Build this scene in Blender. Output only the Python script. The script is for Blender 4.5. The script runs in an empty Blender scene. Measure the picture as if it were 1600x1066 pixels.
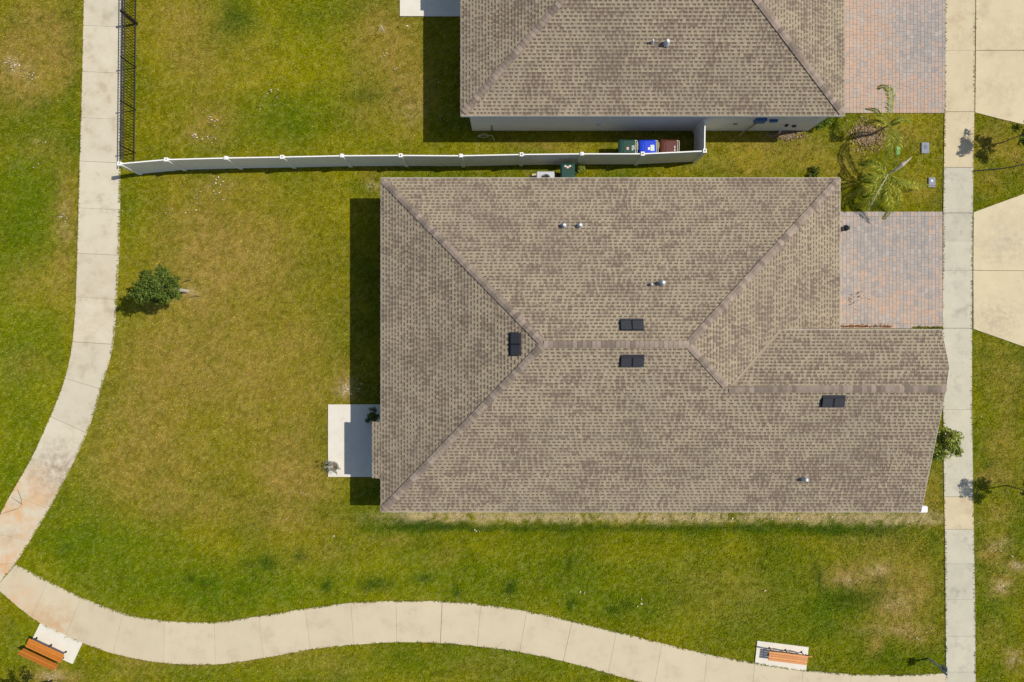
import bpy, math, random
import numpy as np
from mathutils import Vector, Matrix

random.seed(7)
rng = np.random.default_rng(7)
scn = bpy.context.scene
COL = scn.collection

# ------------------------------------------------------------------ camera, sky, sun, exposure
CAM_H = 33.0
F = 1600 * 24 / 36.0                      # focal length in photo pixels
cam = bpy.data.cameras.new('camera')
cam.lens = 24
cam.sensor_width = 36
cam.clip_end = 2000
camo = bpy.data.objects.new('camera', cam)
COL.objects.link(camo)
camo.location = (0, 0, CAM_H)
camo.rotation_euler = (0, 0, 0)
scn.camera = camo

SUN = Vector((0.73, 0.13, 1.0)).normalized()
w = bpy.data.worlds.new('World')
scn.world = w
w.use_nodes = True
wn = w.node_tree.nodes
sky = wn.new('ShaderNodeTexSky')
sky.sky_type = 'NISHITA'
sky.sun_disc = False
sky.sun_elevation = math.asin(SUN.z)
sky.sun_rotation = math.atan2(SUN.x, SUN.y)
wn['Background'].inputs['Strength'].default_value = 0.100
w.node_tree.links.new(sky.outputs[0], wn['Background'].inputs['Color'])
sl = bpy.data.lights.new('sun', 'SUN')
sl.energy = 4.15
sl.angle = math.radians(0.5)
sl.color = (1.0, 0.95, 0.87)
so = bpy.data.objects.new('sun', sl)
COL.objects.link(so)
so.rotation_euler = (-SUN).to_track_quat('-Z', 'Y').to_euler()
so.location = (20, 5, 40)
scn.view_settings.view_transform = 'Standard'
scn.view_settings.look = 'None'
scn.view_settings.exposure = 0.0
scn.view_settings.gamma = 1.0


def P(px, py, h=0.0):
    """photo pixel of a point at height h -> its place in metres"""
    k = (CAM_H - h) / F
    return ((px - 800) * k, (533 - py) * k)


# ------------------------------------------------------------------ helpers
WORG = {}


def link(o, parent=None, at=(0, 0, 0)):
    COL.objects.link(o)
    at = Vector(at)
    if parent is not None:
        o.parent = parent
        o.location = at - WORG.get(parent.name, Vector((0, 0, 0)))
    else:
        o.location = at
    WORG[o.name] = at
    return o


def tag(o, label=None, cat=None, group=None, kind=None):
    if label: o['label'] = label
    if cat: o['category'] = cat
    if group: o['group'] = group
    if kind: o['kind'] = kind
    return o


def thing(name, loc, label, cat, group=None, local=False):
    o = bpy.data.objects.new(name, None)
    o.empty_display_size = 0.3
    link(o, None, loc)
    if local: WORG[o.name] = Vector((0, 0, 0))
    return tag(o, label, cat, group)


class MB:
    def __init__(s):
        s.v = []; s.f = []; s.c = []; s.col = None

    def color(s, c):
        s.col = c
        return s

    def add(s, vs, fs):
        n = len(s.v)
        s.v.extend([tuple(p) for p in vs])
        for f in fs:
            s.f.append(tuple(i + n for i in f))
            s.c.append(s.col)
        return s

    def box(s, x0, x1, y0, y1, z0, z1, M=None, b=0.0):
        if b <= 0:
            vs = [(x0, y0, z0), (x1, y0, z0), (x1, y1, z0), (x0, y1, z0), (x0, y0, z1), (x1, y0, z1), (x1, y1, z1), (x0, y1, z1)]
            fs = [(0, 3, 2, 1), (4, 5, 6, 7), (0, 1, 5, 4), (1, 2, 6, 5), (2, 3, 7, 6), (3, 0, 4, 7)]
        else:
            def ring(d, z):
                return [(x0 + d, y0, z), (x1 - d, y0, z), (x1, y0 + d, z), (x1, y1 - d, z), (x1 - d, y1, z), (x0 + d, y1, z), (x0, y1 - d, z), (x0, y0 + d, z)]
            vs = ring(b, z0) + ring(b, z1 - b)
            vs += [(min(max(x, x0 + b), x1 - b), min(max(y, y0 + b), y1 - b), z1) for x, y, _ in ring(b, z1)]
            fs = [tuple(range(7, -1, -1))]
            for k in (0, 8):
                for i in range(8):
                    j = (i + 1) % 8
                    fs.append((k + i, k + j, k + 8 + j, k + 8 + i))
            fs.append(tuple(range(16, 24)))
        if M is not None: vs = [M @ Vector(p) for p in vs]
        return s.add(vs, fs)

    def prism(s, poly, z0, z1):
        n = len(poly)
        a = sum(poly[i][0] * poly[(i + 1) % n][1] - poly[(i + 1) % n][0] * poly[i][1] for i in range(n))
        if a < 0: poly = poly[::-1]
        vs = [(p[0], p[1], z0) for p in poly] + [(p[0], p[1], z1) for p in poly]
        fs = [tuple(range(n - 1, -1, -1)), tuple(range(n, 2 * n))]
        fs += [(i, (i + 1) % n, n + (i + 1) % n, n + i) for i in range(n)]
        return s.add(vs, fs)

    def tube(s, pts, rad, n=8, caps=True):
        pts = [Vector(p) for p in pts]
        rings = []
        up = None
        for i, p in enumerate(pts):
            a = pts[max(i - 1, 0)]; b = pts[min(i + 1, len(pts) - 1)]
            d = (b - a)
            d = d.normalized() if d.length > 1e-9 else Vector((0, 0, 1))
            if up is None: up = Vector((1, 0, 0)) if abs(d.x) < .9 else Vector((0, 1, 0))
            sx = (up - d * up.dot(d)).normalized()
            up = sx
            sy = d.cross(sx)
            r = rad[i] if isinstance(rad, (list, tuple)) else rad
            rings.append([p + sx * (r * math.cos(2 * math.pi * k / n)) + sy * (r * math.sin(2 * math.pi * k / n)) for k in range(n)])
        vs = [q for rg in rings for q in rg]
        fs = []
        for i in range(len(rings) - 1):
            for k in range(n):
                k2 = (k + 1) % n
                fs.append((i * n + k, i * n + k2, (i + 1) * n + k2, (i + 1) * n + k))
        if caps:
            fs.append(tuple(range(n - 1, -1, -1)))
            fs.append(tuple((len(rings) - 1) * n + k for k in range(n)))
        return s.add(vs, fs)

    def lathe(s, prof, n=16, at=(0, 0, 0)):
        vs = []; fs = []
        for r, z in prof:
            for k in range(n):
                a = 2 * math.pi * k / n
                vs.append((at[0] + r * math.cos(a), at[1] + r * math.sin(a), at[2] + z))
        for i in range(len(prof) - 1):
            for k in range(n):
                k2 = (k + 1) % n
                fs.append((i * n + k, i * n + k2, (i + 1) * n + k2, (i + 1) * n + k))
        fs.append(tuple(range(n - 1, -1, -1)))
        fs.append(tuple((len(prof) - 1) * n + k for k in range(n)))
        return s.add(vs, fs)

    def mesh(s, name, m, smooth=False):
        me = bpy.data.meshes.new(name)
        me.from_pydata(s.v, [], s.f)
        if m is not None: me.materials.append(MAT[m])
        if s.c and s.c[0] is not None:
            at = me.attributes.new('Col', 'FLOAT_COLOR', 'CORNER')
            out = []
            for f, c in zip(s.f, s.c):
                out.extend([c[0], c[1], c[2], 1.0] * len(f))
            at.data.foreach_set('color', out)
        if smooth: me.polygons.foreach_set('use_smooth', [True] * len(me.polygons))
        me.update()
        return me

    def build(s, name, m, parent=None, at=(0, 0, 0), smooth=False):
        return link(bpy.data.objects.new(name, s.mesh(name, m, smooth)), parent, at)


def inst(name, me, parent, at, rot=None):
    o = bpy.data.objects.new(name, me)
    link(o, parent, at)
    if rot is not None: o.rotation_euler = rot
    return o


# ------------------------------------------------------------------ materials
MAT = {}


def mat(name, c1, c2=None, scale=4.0, rough=0.8, bump=0.0, bscale=60.0, metal=0.0, attr=False, stain=None, fine=0.0, spec=0.3, trans=0.0, rnd=0.0, dirt=None):
    m = bpy.data.materials.new(name)
    m.use_nodes = True
    nt = m.node_tree; N = nt.nodes; L = nt.links
    b = N['Principled BSDF']
    b.inputs['Roughness'].default_value = rough
    b.inputs['Metallic'].default_value = metal
    b.inputs['Specular IOR Level'].default_value = spec
    if trans:
        b.inputs['Transmission Weight'].default_value = trans
    geo = N.new('ShaderNodeNewGeometry')

    def noise(sc, det=4.0, rg=0.6):
        t = N.new('ShaderNodeTexNoise')
        t.inputs['Scale'].default_value = sc
        t.inputs['Detail'].default_value = det
        t.inputs['Roughness'].default_value = rg
        L.new(geo.outputs['Position'], t.inputs['Vector'])
        return t.outputs['Fac']

    def mixc(fac, a, bb, mode='MIX'):
        x = N.new('ShaderNodeMix'); x.data_type = 'RGBA'; x.blend_type = mode
        for sock, val in ((x.inputs['Factor'], fac), (x.inputs['A'], a), (x.inputs['B'], bb)):
            if isinstance(val, (int, float)): sock.default_value = val
            elif isinstance(val, tuple): sock.default_value = (*val, 1)
            else: L.new(val, sock)
        return x.outputs['Result']

    def ramp(fac, lo, hi):
        r = N.new('ShaderNodeMapRange')
        r.inputs['From Min'].default_value = lo; r.inputs['From Max'].default_value = hi
        L.new(fac, r.inputs['Value'])
        return r.outputs['Result']
    if attr:
        a = N.new('ShaderNodeAttribute'); a.attribute_name = 'Col'
        col = a.outputs['Color']
        if c2 is not None:
            col = mixc(ramp(noise(scale), .3, .7), col, mixc(1.0, col, c2, 'MULTIPLY'))
    else:
        col = c1
        if c2 is not None:
            col = mixc(ramp(noise(scale), .32, .68), c1, c2)
    if rnd:
        oi = N.new('ShaderNodeObjectInfo')
        r = N.new('ShaderNodeMapRange')
        r.inputs['To Min'].default_value = 1 - rnd; r.inputs['To Max'].default_value = 1 + rnd * .6
        L.new(oi.outputs['Random'], r.inputs['Value'])
        cc = N.new('ShaderNodeCombineColor')
        for k in range(3): L.new(r.outputs['Result'], cc.inputs[k])
        col = mixc(1.0, col, cc.outputs[0], 'MULTIPLY')
    if fine:
        f = ramp(noise(bscale * 1.0, 2.0), .25, .75)
        r = N.new('ShaderNodeMapRange')
        r.inputs['To Min'].default_value = 1 - fine; r.inputs['To Max'].default_value = 1 + fine
        L.new(f, r.inputs['Value'])
        cc = N.new('ShaderNodeCombineColor')
        for k in range(3): L.new(r.outputs['Result'], cc.inputs[k])
        col = mixc(1.0, col, cc.outputs[0], 'MULTIPLY')
    for st in (stain or []):                      # (x, y, radius, colour, strength, noise scale) soil and rust washed over a slab
        x, y, rad, c, k, ns = st
        d = N.new('ShaderNodeVectorMath'); d.operation = 'DISTANCE'
        d.inputs[1].default_value = (x, y, 0.03)
        L.new(geo.outputs['Position'], d.inputs[0])
        r = N.new('ShaderNodeMapRange')
        r.inputs['From Min'].default_value = rad; r.inputs['From Max'].default_value = rad * .2
        L.new(d.outputs['Value'], r.inputs['Value'])
        mu = N.new('ShaderNodeMath'); mu.operation = 'MULTIPLY'
        L.new(r.outputs['Result'], mu.inputs[0]); L.new(ramp(noise(ns, 5.0, .65), .36, .62), mu.inputs[1])
        m2 = N.new('ShaderNodeMath'); m2.operation = 'MULTIPLY'; m2.inputs[1].default_value = k
        L.new(mu.outputs[0], m2.inputs[0])
        col = mixc(m2.outputs[0], col, c)
    if dirt:
        col = mixc(ramp(noise(dirt[1], 6.0, .7), dirt[2], dirt[2] + .16), col, mixc(dirt[3], col, dirt[0]))
    if isinstance(col, tuple): b.inputs['Base Color'].default_value = (*col, 1)
    else: L.new(col, b.inputs['Base Color'])
    if bump:
        bp = N.new('ShaderNodeBump')
        bp.inputs['Strength'].default_value = bump
        bp.inputs['Distance'].default_value = 0.01
        L.new(noise(bscale, 3.0), bp.inputs['Height'])
        L.new(bp.outputs[0], b.inputs['Normal'])
    MAT[name] = m
    return m


RUST = (0.62, 0.33, 0.14)
MUD = (0.28, 0.21, 0.15)
sx, sy = P(30, 800)
s2 = P(95, 735)
s3 = P(12, 880)
s4 = P(80, 975)
s5 = P(70, 760)
mat('path_concrete', (0.606, 0.543, 0.410), (0.551, 0.489, 0.353), 1.1, .9, .25, 90, fine=.05, rnd=.06,
    stain=[(*P(150, 480), 4.5, (.47, .36, .22), .40, 1.3), (*P(160, 130), 4.0, (.50, .40, .26), .35, 1.1), (sx, sy, 2.8, (.60, .37, .18), .9, 1.5), (*s3, 1.3, RUST, .8, 1.9), (*s5, 1.3, RUST, .5, 2.2), (*s2, 1.9, MUD, .75, 3.5), (*s4, 1.1, (0.5, .3, .14), .6, 2.2)],
    dirt=((.36, .30, .20), 1.1, .53, .5))
mat('park_concrete', (0.578, 0.492, 0.336), (0.532, 0.452, 0.307), .9, .9, .25, 90, fine=.04, rnd=.035,
    stain=[(*P(30, 935), 1.2, RUST, .45, 2.2), (*s4, 1.6, (0.5, .3, .14), .75, 1.8), (*P(60, 965), .9, (0.5, .3, .14), .5, 2.0)],
    dirt=((.42, .32, .21), .9, .54, .42))
mat('walk_concrete', (0.533, 0.489, 0.369), (0.469, 0.435, 0.329), 1.4, .9, .25, 90, fine=.06, rnd=.06, dirt=((.27, .25, .21), 1.1, .53, .55))
mat('walk_cream', (0.592, 0.496, 0.318), (0.539, 0.444, 0.281), 1.2, .9, .25, 90, fine=.05, dirt=((.36, .27, .16), .8, .52, .5))
mat('apron_concrete', (0.609, 0.518, 0.331), (0.566, 0.474, 0.298), .8, .9, .2, 90, fine=.04, dirt=((.36, .28, .18), .9, .53, .42), stain=[(*P(1560, 500), 1.6, (.33, .28, .2), .55, 5.0), (*P(1570, 380), 1.5, (.36, .32, .24), .6, 3.0), (*P(1580, 60), 2.0, (.45, .34, .22), .5, 2.0), (*P(1565, 140), 1.4, (.42, .32, .2), .45, 3.0)])
mat('white_concrete', (0.707, 0.660, 0.557), (0.651, 0.605, 0.495), 1.5, .85, .15, 90, fine=.03, dirt=((.50, .42, .32), 1.3, .56, .35))
mat('joint', (0.16, 0.13, 0.085), (0.10, 0.085, 0.05), 8, .95)
mat('joint_sand', (0.23, 0.18, 0.14), (0.17, 0.135, 0.10), 8, .95)
mat('asphalt', (0.06, 0.06, 0.06), (0.05, 0.05, 0.05), 3, .95, .4, 120)
mat('crack', (0.13, 0.075, 0.03), None, rough=1.0)
mat('shingle', (0, 0, 0), (0.86, 0.86, 0.88), 30, .95, .5, 160, attr=True, fine=.10, spec=.08, dirt=((.17, .135, .105), .32, .47, .22))
mat('ridge_shingle', (0.315, 0.250, 0.195), (0.255, 0.198, 0.155), 9, .95, .5, 160, fine=.14, rnd=.36, spec=.08)
mat('valley', (0.36, 0.285, 0.195), (0.30, 0.235, 0.165), 9, .95, .5, 160, fine=.12, spec=.15)
mat('roof_deck', (0.16, 0.13, 0.10), None, rough=.95)
mat('fascia', (0.60, 0.58, 0.52), (0.55, 0.53, 0.47), 3, .6)
mat('stucco', (0.70, 0.67, 0.60), (0.65, 0.62, 0.56), 2, .92, .5, 80)
mat('paver', (0, 0, 0), (0.86, 0.85, 0.86), 2.4, .9, .4, 110, attr=True, fine=.07)
mat('vinyl', (0.86, 0.84, 0.77), (0.82, 0.80, 0.73), 3, .45)
mat('hollow', (0.05, 0.045, 0.03), None, rough=.9)
mat('iron', (0.012, 0.011, 0.013), None, rough=.5)
mat('vent_black', (0.028, 0.030, 0.035), (0.036, 0.038, 0.044), 12, .55)
mat('vent_dark', (0.004, 0.004, 0.005), None, rough=.8)
mat('lead', (0.62, 0.65, 0.68), (0.5, 0.53, 0.56), 20, .5, metal=.3)
mat('pvc', (0.75, 0.76, 0.76), None, rough=.5)
mat('bench_wood', (0.56, 0.205, 0.028), (0.46, 0.15, 0.02), 14, .6, .2, 60, rnd=.16)
mat('bench_wood_pale', (0.68, 0.315, 0.12), (0.58, 0.255, 0.09), 14, .65, .2, 60, rnd=.16)
mat('bench_steel', (0.02, 0.02, 0.025), None, rough=.5)
mat('bin_green', (0.014, 0.060, 0.042), (0.012, 0.052, 0.036), 10, .5)
mat('bin_blue', (0.012, 0.055, 0.60), (0.012, 0.05, 0.54), 10, .45)
mat('bin_brown', (0.115, 0.030, 0.018), (0.10, 0.026, 0.016), 10, .5)
mat('bin_edge_glint', (0.62, 0.60, 0.52), None, rough=.5)  # pale colour paints the specular edge highlight onto handle and hinge
mat('rubber', (0.015, 0.015, 0.015), None, rough=.8)
mat('sticker_white', (0.75, 0.76, 0.72), None, rough=.5)
mat('sticker_pink', (0.78, 0.46, 0.36), None, rough=.5)
mat('sticker_pale', (0.55, 0.68, 0.70), (0.72, 0.68, 0.5), 25, .5)
mat('ac_metal', (0.56, 0.57, 0.58), (0.5, 0.51, 0.53), 6, .45, metal=.1)
mat('ac_dark', (0.03, 0.03, 0.035), None, rough=.6)
mat('leaf', (0, 0, 0), None, rough=.7, attr=True, spec=.15)
mat('bark', (0.20, 0.16, 0.12), (0.14, 0.11, 0.08), 20, .9, .4, 60)
mat('bark_pale', (0.60, 0.54, 0.44), (0.48, 0.42, 0.33), 20, .8, .3, 60)
mat('mulch', (0, 0, 0), None, rough=.95, attr=True, spec=.1)
mat('grass', (0, 0, 0), (0.60, 0.63, 0.64), 15, .85, .0, 24, attr=True, fine=.30, spec=.02)
mat('meter_lid', (0.27, 0.28, 0.31), (0.21, 0.22, 0.25), 30, .7)
mat('meter_hole', (0.12, 0.15, 0.22), None, rough=.6)
mat('valve_green', (0.10, 0.50, 0.16), (0.07, 0.40, 0.12), 12, .5)
mat('white_plastic', (0.82, 0.78, 0.76), None, rough=.4)
mat('post_grey', (0.30, 0.33, 0.33), (0.25, 0.28, 0.28), 10, .6)
mat('sign_dark', (0.03, 0.05, 0.035), None, rough=.5)
mat('box_blue', (0.05, 0.12, 0.30), None, rough=.5)
mat('pipe_tan', (0.34, 0.28, 0.19), None, rough=.7)
mat('terracotta', (0.30, 0.14, 0.08), (0.24, 0.11, 0.06), 12, .8)
mat('pot_grey', (0.42, 0.38, 0.30), (0.34, 0.31, 0.25), 12, .8)
mat('door_white', (0.72, 0.71, 0.68), None, rough=.5)
mat('glass', (0.03, 0.04, 0.05), None, rough=.08, spec=.6)
mat('stone', (0.66, 0.58, 0.47), (0.5, 0.42, 0.32), 20, .9)
mat('dark_line', (0.012, 0.012, 0.010), None, rough=.7)
mat('rachis', (0.24, 0.25, 0.05), None, rough=.6)
mat('hose', (0.42, 0.40, 0.22), None, rough=.6)

# ------------------------------------------------------------------ numpy value noise
_lat = rng.random((256, 256))


def vnoise(x, y, freq, ox=0.0, oy=0.0):
    x = x * freq + ox + 71.3; y = y * freq + oy + 37.7
    xi = np.floor(x).astype(int); yi = np.floor(y).astype(int)
    fx = x - xi; fy = y - yi
    fx = fx * fx * (3 - 2 * fx); fy = fy * fy * (3 - 2 * fy)
    a = _lat[xi & 255, yi & 255]; b = _lat[(xi + 1) & 255, yi & 255]
    c = _lat[xi & 255, (yi + 1) & 255]; d = _lat[(xi + 1) & 255, (yi + 1) & 255]
    return (a * (1 - fx) + b * fx) * (1 - fy) + (c * (1 - fx) + d * fx) * fy


def fbm(x, y, freq, oct=4, gain=.55, o=0.0):
    s = 0.0; a = 1.0; t = 0.0
    for k in range(oct):
        s = s + a * vnoise(x, y, freq * 2.03 ** k, o + 13.1 * k, o * 1.7 + 5.9 * k)
        t += a; a *= gain
    return s / t


def sstep(a, b, x):
    t = np.clip((x - a) / (b - a), 0, 1)
    return t * t * (3 - 2 * t)


# lawn character in photo pixels: (x, y, rx, ry, strength)
DRY = [(60, 50, 55, 55, .75), (20, 105, 40, 35, .9), (85, 90, 25, 40, .7), (20, 150, 30, 30, .5), (105, 330, 20, 60, .75), (95, 430, 25, 45, .6), (45, 440, 30, 30, .5),
       (40, 575, 35, 25, .4), (60, 235, 30, 20, .35), (280, 30, 60, 45, .55), (310, 100, 45, 50, .4), (330, 190, 40, 25, .65), (300, 215, 25, 12, .6), (400, 90, 30, 40, .25),
       (595, 45, 45, 40, .55), (620, 100, 45, 50, .65), (640, 165, 25, 40, .8), (580, 165, 30, 30, .4), (340, 290, 50, 14, .5),
       (330, 380, 70, 60, .8), (390, 410, 60, 60, .75), (310, 460, 40, 60, .7), (300, 560, 75, 60, .6), (240, 600, 60, 80, .5), (420, 560, 70, 60, .35), (480, 530, 30, 30, .55),
       (220, 700, 60, 50, .55), (200, 745, 70, 30, .5), (470, 755, 40, 35, .85), (440, 720, 40, 40, .55), (390, 620, 40, 50, .4), (540, 600, 18, 25, .9), (480, 640, 30, 40, .4), (470, 700, 20, 25, .5),
       (580, 280, 14, 14, .6), (300, 790, 80, 25, .5), (440, 815, 60, 22, .45), (500, 870, 60, 20, .35), (620, 842, 30, 8, .5), (690, 870, 25, 14, .35),
       (1330, 905, 42, 16, .95), (1375, 888, 28, 14, .9), (1400, 950, 34, 26, .85), (1430, 930, 30, 40, .7), (1440, 900, 22, 26, .5), (1400, 985, 55, 12, .9), (1362, 1015, 12, 16, .8), (1445, 995, 20, 14, .7), (1160, 930, 60, 40, .3), (1080, 920, 50, 30, .22), (1380, 850, 60, 18, .35),
       (1555, 860, 22, 22, .8), (1565, 915, 22, 16, .95), (1590, 885, 12, 10, .9), (1585, 1030, 16, 18, .8), (1560, 570, 30, 40, .45), (1570, 700, 22, 40, .55), (1550, 745, 28, 14, .7), (1575, 620, 22, 40, .4), (1560, 800, 30, 20, .5), (1550, 985, 15, 25, .35),
       (1440, 780, 26, 20, .8), (1460, 740, 12, 25, .4), (1455, 815, 30, 10, .5), (1180, 225, 90, 22, .55), (1000, 225, 40, 12, .5), (840, 228, 60, 9, .7), (1160, 263, 80, 12, .45), (1420, 205, 60, 22, .45), (1440, 290, 34, 26, .45), (1330, 260, 30, 30, .4), (1260, 250, 60, 18, .35),
       (1550, 225, 22, 16, .7), (1590, 245, 22, 20, .5), (1540, 280, 20, 20, .45), (1575, 195, 20, 10, .4), (280, 1030, 90, 9, .6), (80, 1055, 40, 14, .85), (520, 1040, 60, 16, .3), (760, 1045, 50, 16, .3), (450, 1020, 30, 10, .5), (330, 1035, 60, 8, .5),
       (215, 1050, 40, 12, .3), (10, 985, 12, 20, .2)]
LUSH = [(365, 28, 30, 30, .95), (335, 55, 20, 20, .4), (575, 150, 26, 14, .9), (600, 10, 50, 20, .3), (500, 20, 50, 25, .45), (410, 200, 60, 25, .4), (470, 195, 40, 25, .45), (440, 160, 30, 15, .5), (280, 175, 30, 30, .35), (600, 230, 60, 12, .4), (280, 85, 20, 20, .3),
        (110, 40, 14, 60, .7), (112, 150, 14, 60, .65), (110, 210, 16, 40, .45), (65, 45, 16, 20, .45), (70, 165, 28, 20, .6), (30, 200, 30, 25, .35), (40, 330, 40, 50, .5), (20, 400, 30, 60, .5), (70, 380, 20, 30, .5), (60, 300, 20, 25, .4), (60, 510, 40, 25, .3), (40, 550, 40, 40, .4), (30, 650, 40, 60, .45), (15, 740, 30, 30, .5), (90, 560, 15, 30, .4),
        (200, 330, 14, 50, .35), (560, 290, 20, 12, .4), (520, 380, 60, 60, .22), (190, 560, 10, 30, .3), (570, 770, 25, 14, .45), (500, 800, 60, 14, .45), (400, 780, 60, 20, .3),
        (140, 790, 40, 40, .45), (90, 850, 40, 40, .45), (180, 860, 70, 50, .4), (310, 910, 60, 40, .5), (420, 890, 40, 30, .45), (250, 930, 80, 30, .4), (380, 930, 70, 30, .4),
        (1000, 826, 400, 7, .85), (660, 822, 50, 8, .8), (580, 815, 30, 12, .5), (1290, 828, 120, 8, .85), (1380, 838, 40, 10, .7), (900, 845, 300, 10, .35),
        (295, 902, 7, 7, .9), (320, 908, 9, 7, .9), (420, 878, 12, 9, .7), (415, 880, 12, 10, .7), (470, 868, 14, 10, .6), (510, 914, 9, 8, .8), (590, 913, 22, 10, .8), (660, 902, 20, 7, .7), (716, 925, 8, 8, .8), (797, 917, 10, 10, .9), (893, 945, 8, 7, .9), (955, 952, 9, 8, .8), (977, 945, 9, 8, .7), (890, 880, 30, 30, .4), (1000, 890, 30, 20, .35), (1030, 925, 60, 20, .35), (1000, 960, 50, 30, .4), (1150, 985, 40, 20, .35), (870, 920, 50, 30, .3), (740, 900, 50, 30, .25),
        (1280, 900, 10, 18, .8), (1340, 935, 50, 22, .9), (1310, 945, 40, 20, .6), (1300, 985, 40, 22, .7), (1375, 908, 14, 8, .7), (1230, 900, 50, 40, .4), (1250, 960, 60, 30, .4), (1420, 1030, 50, 20, .55), (1350, 1030, 50, 14, .55), (1220, 860, 50, 14, .4), (1460, 850, 12, 30, .6), (1465, 920, 8, 40, .5),
        (1590, 840, 15, 40, .6), (1560, 950, 30, 20, .5), (1550, 890, 12, 12, .5), (1535, 900, 8, 100, .45), (1545, 610, 12, 60, .35), (1590, 580, 14, 40, .5), (1585, 650, 14, 30, .5), (1555, 725, 18, 14, .5), (1580, 800, 20, 16, .45), (1540, 560, 16, 20, .5), (1580, 1000, 16, 14, .5), (1550, 1050, 20, 14, .45), (1532, 830, 8, 30, .4),
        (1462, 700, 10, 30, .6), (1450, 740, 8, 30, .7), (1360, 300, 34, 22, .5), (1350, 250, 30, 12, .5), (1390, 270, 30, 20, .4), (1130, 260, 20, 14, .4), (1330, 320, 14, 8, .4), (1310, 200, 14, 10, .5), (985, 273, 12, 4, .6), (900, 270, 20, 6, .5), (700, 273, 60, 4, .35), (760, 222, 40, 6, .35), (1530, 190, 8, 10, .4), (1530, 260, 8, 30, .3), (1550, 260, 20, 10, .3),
        (30, 1030, 40, 25, .3), (15, 985, 15, 25, .4), (160, 1045, 40, 14, .4), (630, 1030, 60, 14, .4), (690, 1055, 40, 12, .3), (850, 1050, 30, 14, .4), (560, 1055, 40, 10, .4)]
YEL = [(420, 110, 150, 110, .4), (60, 500, 60, 130, .35), (300, 920, 160, 40, .3), (560, 920, 200, 40, .3), (1250, 250, 160, 30, .3), (420, 330, 150, 40, .3), (240, 60, 40, 60, .4), (420, 60, 60, 50, .6), (390, 110, 40, 40, .55), (480, 110, 50, 60, .35), (410, 20, 40, 25, .5), (380, 180, 40, 25, .4), (40, 500, 50, 30, .5), (70, 620, 40, 50, .35), (40, 460, 40, 20, .5), (15, 720, 25, 40, .5), (110, 520, 12, 40, .4),
       (420, 300, 60, 14, .35), (470, 340, 60, 40, .3), (540, 330, 30, 50, .35), (260, 860, 60, 30, .45), (330, 880, 50, 30, .5), (240, 945, 40, 12, .6), (430, 940, 50, 20, .45), (120, 880, 40, 20, .35), (780, 860, 80, 14, .4), (980, 870, 60, 14, .4), (1100, 850, 60, 14, .35), (600, 890, 50, 20, .4), (1080, 950, 60, 40, .3), (1250, 950, 40, 30, .35), (1410, 180, 30, 8, .6), (1375, 185, 14, 6, .9), (1440, 200, 14, 8, .7),
       (1200, 255, 60, 12, .4), (620, 222, 40, 10, .3), (1550, 540, 30, 20, .35), (880, 960, 60, 14, .35), (1130, 1040, 30, 10, .3), (420, 1050, 60, 12, .35), (100, 1020, 40, 14, .3)]
TAN = [(1050, 808, 430, 8, .95), (680, 806, 50, 6, .9), (1400, 812, 60, 7, .6), (538, 608, 11, 9, 1.0), (20, 103, 12, 10, .5), (48, 118, 8, 14, .4), (596, 45, 8, 5, .5), (1372, 890, 16, 8, .5), (1328, 906, 22, 8, .45), (1402, 945, 18, 14, .35), (1400, 985, 40, 6, .35), (1563, 917, 14, 8, .6), (1560, 850, 14, 8, .5), (1590, 885, 10, 6, .7), (1585, 1030, 9, 12, .6),
       (100, 340, 8, 30, .3), (60, 222, 6, 4, .3), (580, 290, 8, 5, .6), (300, 455, 14, 9, .45), (340, 288, 14, 4, .3), (640, 175, 12, 14, .3), (80, 1058, 20, 7, .6), (1228, 210, 18, 7, .5)]


SPOT = [(295, 903, 8, 7, .8), (321, 909, 8, 6, .6), (418, 879, 9, 8, .7), (388, 880, 11, 5, .5), (470, 870, 12, 8, .55), (511, 915, 9, 8, .75), (590, 914, 20, 9, .7), (575, 918, 10, 6, .5), (662, 903, 14, 6, .6), (716, 925, 7, 7, .8), (797, 917, 9, 10, .85), (892, 945, 7, 7, .9), (955, 953, 8, 7, .7), (977, 945, 9, 7, .6), (890, 878, 8, 12, .45),
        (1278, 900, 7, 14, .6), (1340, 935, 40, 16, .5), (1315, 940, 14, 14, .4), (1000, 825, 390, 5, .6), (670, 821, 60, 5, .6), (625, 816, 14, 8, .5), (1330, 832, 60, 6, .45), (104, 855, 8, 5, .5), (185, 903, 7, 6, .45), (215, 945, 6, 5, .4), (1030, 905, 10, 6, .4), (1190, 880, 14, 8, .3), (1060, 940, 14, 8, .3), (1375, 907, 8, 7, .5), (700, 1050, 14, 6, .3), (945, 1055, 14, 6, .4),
        (365, 30, 22, 20, .35), (620, 142, 6, 5, .5), (575, 150, 20, 10, .35)]


GRN = [(150, 850, 110, 50, .7), (290, 915, 170, 45, .75), (420, 930, 90, 40, .5), (700, 905, 220, 50, .5), (1050, 925, 320, 70, .5), (45, 320, 60, 120, .6), (40, 560, 60, 120, .55), (20, 740, 40, 60, .6), (450, 180, 120, 50, .45), (370, 40, 60, 40, .4), (500, 60, 60, 60, .35), (40, 1010, 60, 40, .6), (600, 1040, 400, 22, .5), (1560, 900, 40, 160, .4), (1560, 620, 40, 110, .35), (1290, 960, 120, 60, .5), (205, 330, 20, 60, .4), (130, 760, 40, 30, .5), (500, 300, 100, 20, .3), (560, 780, 60, 20, .4)]
BACK = [(370, 400, 130, 110, .75), (300, 560, 130, 130, .75), (420, 620, 120, 130, .6), (440, 740, 120, 60, .65), (250, 690, 80, 80, .6), (60, 60, 60, 60, .5), (300, 60, 60, 90, .35), (620, 100, 60, 100, .5), (520, 430, 60, 120, .35), (1410, 940, 60, 60, .5), (350, 800, 160, 30, .5)]


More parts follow.
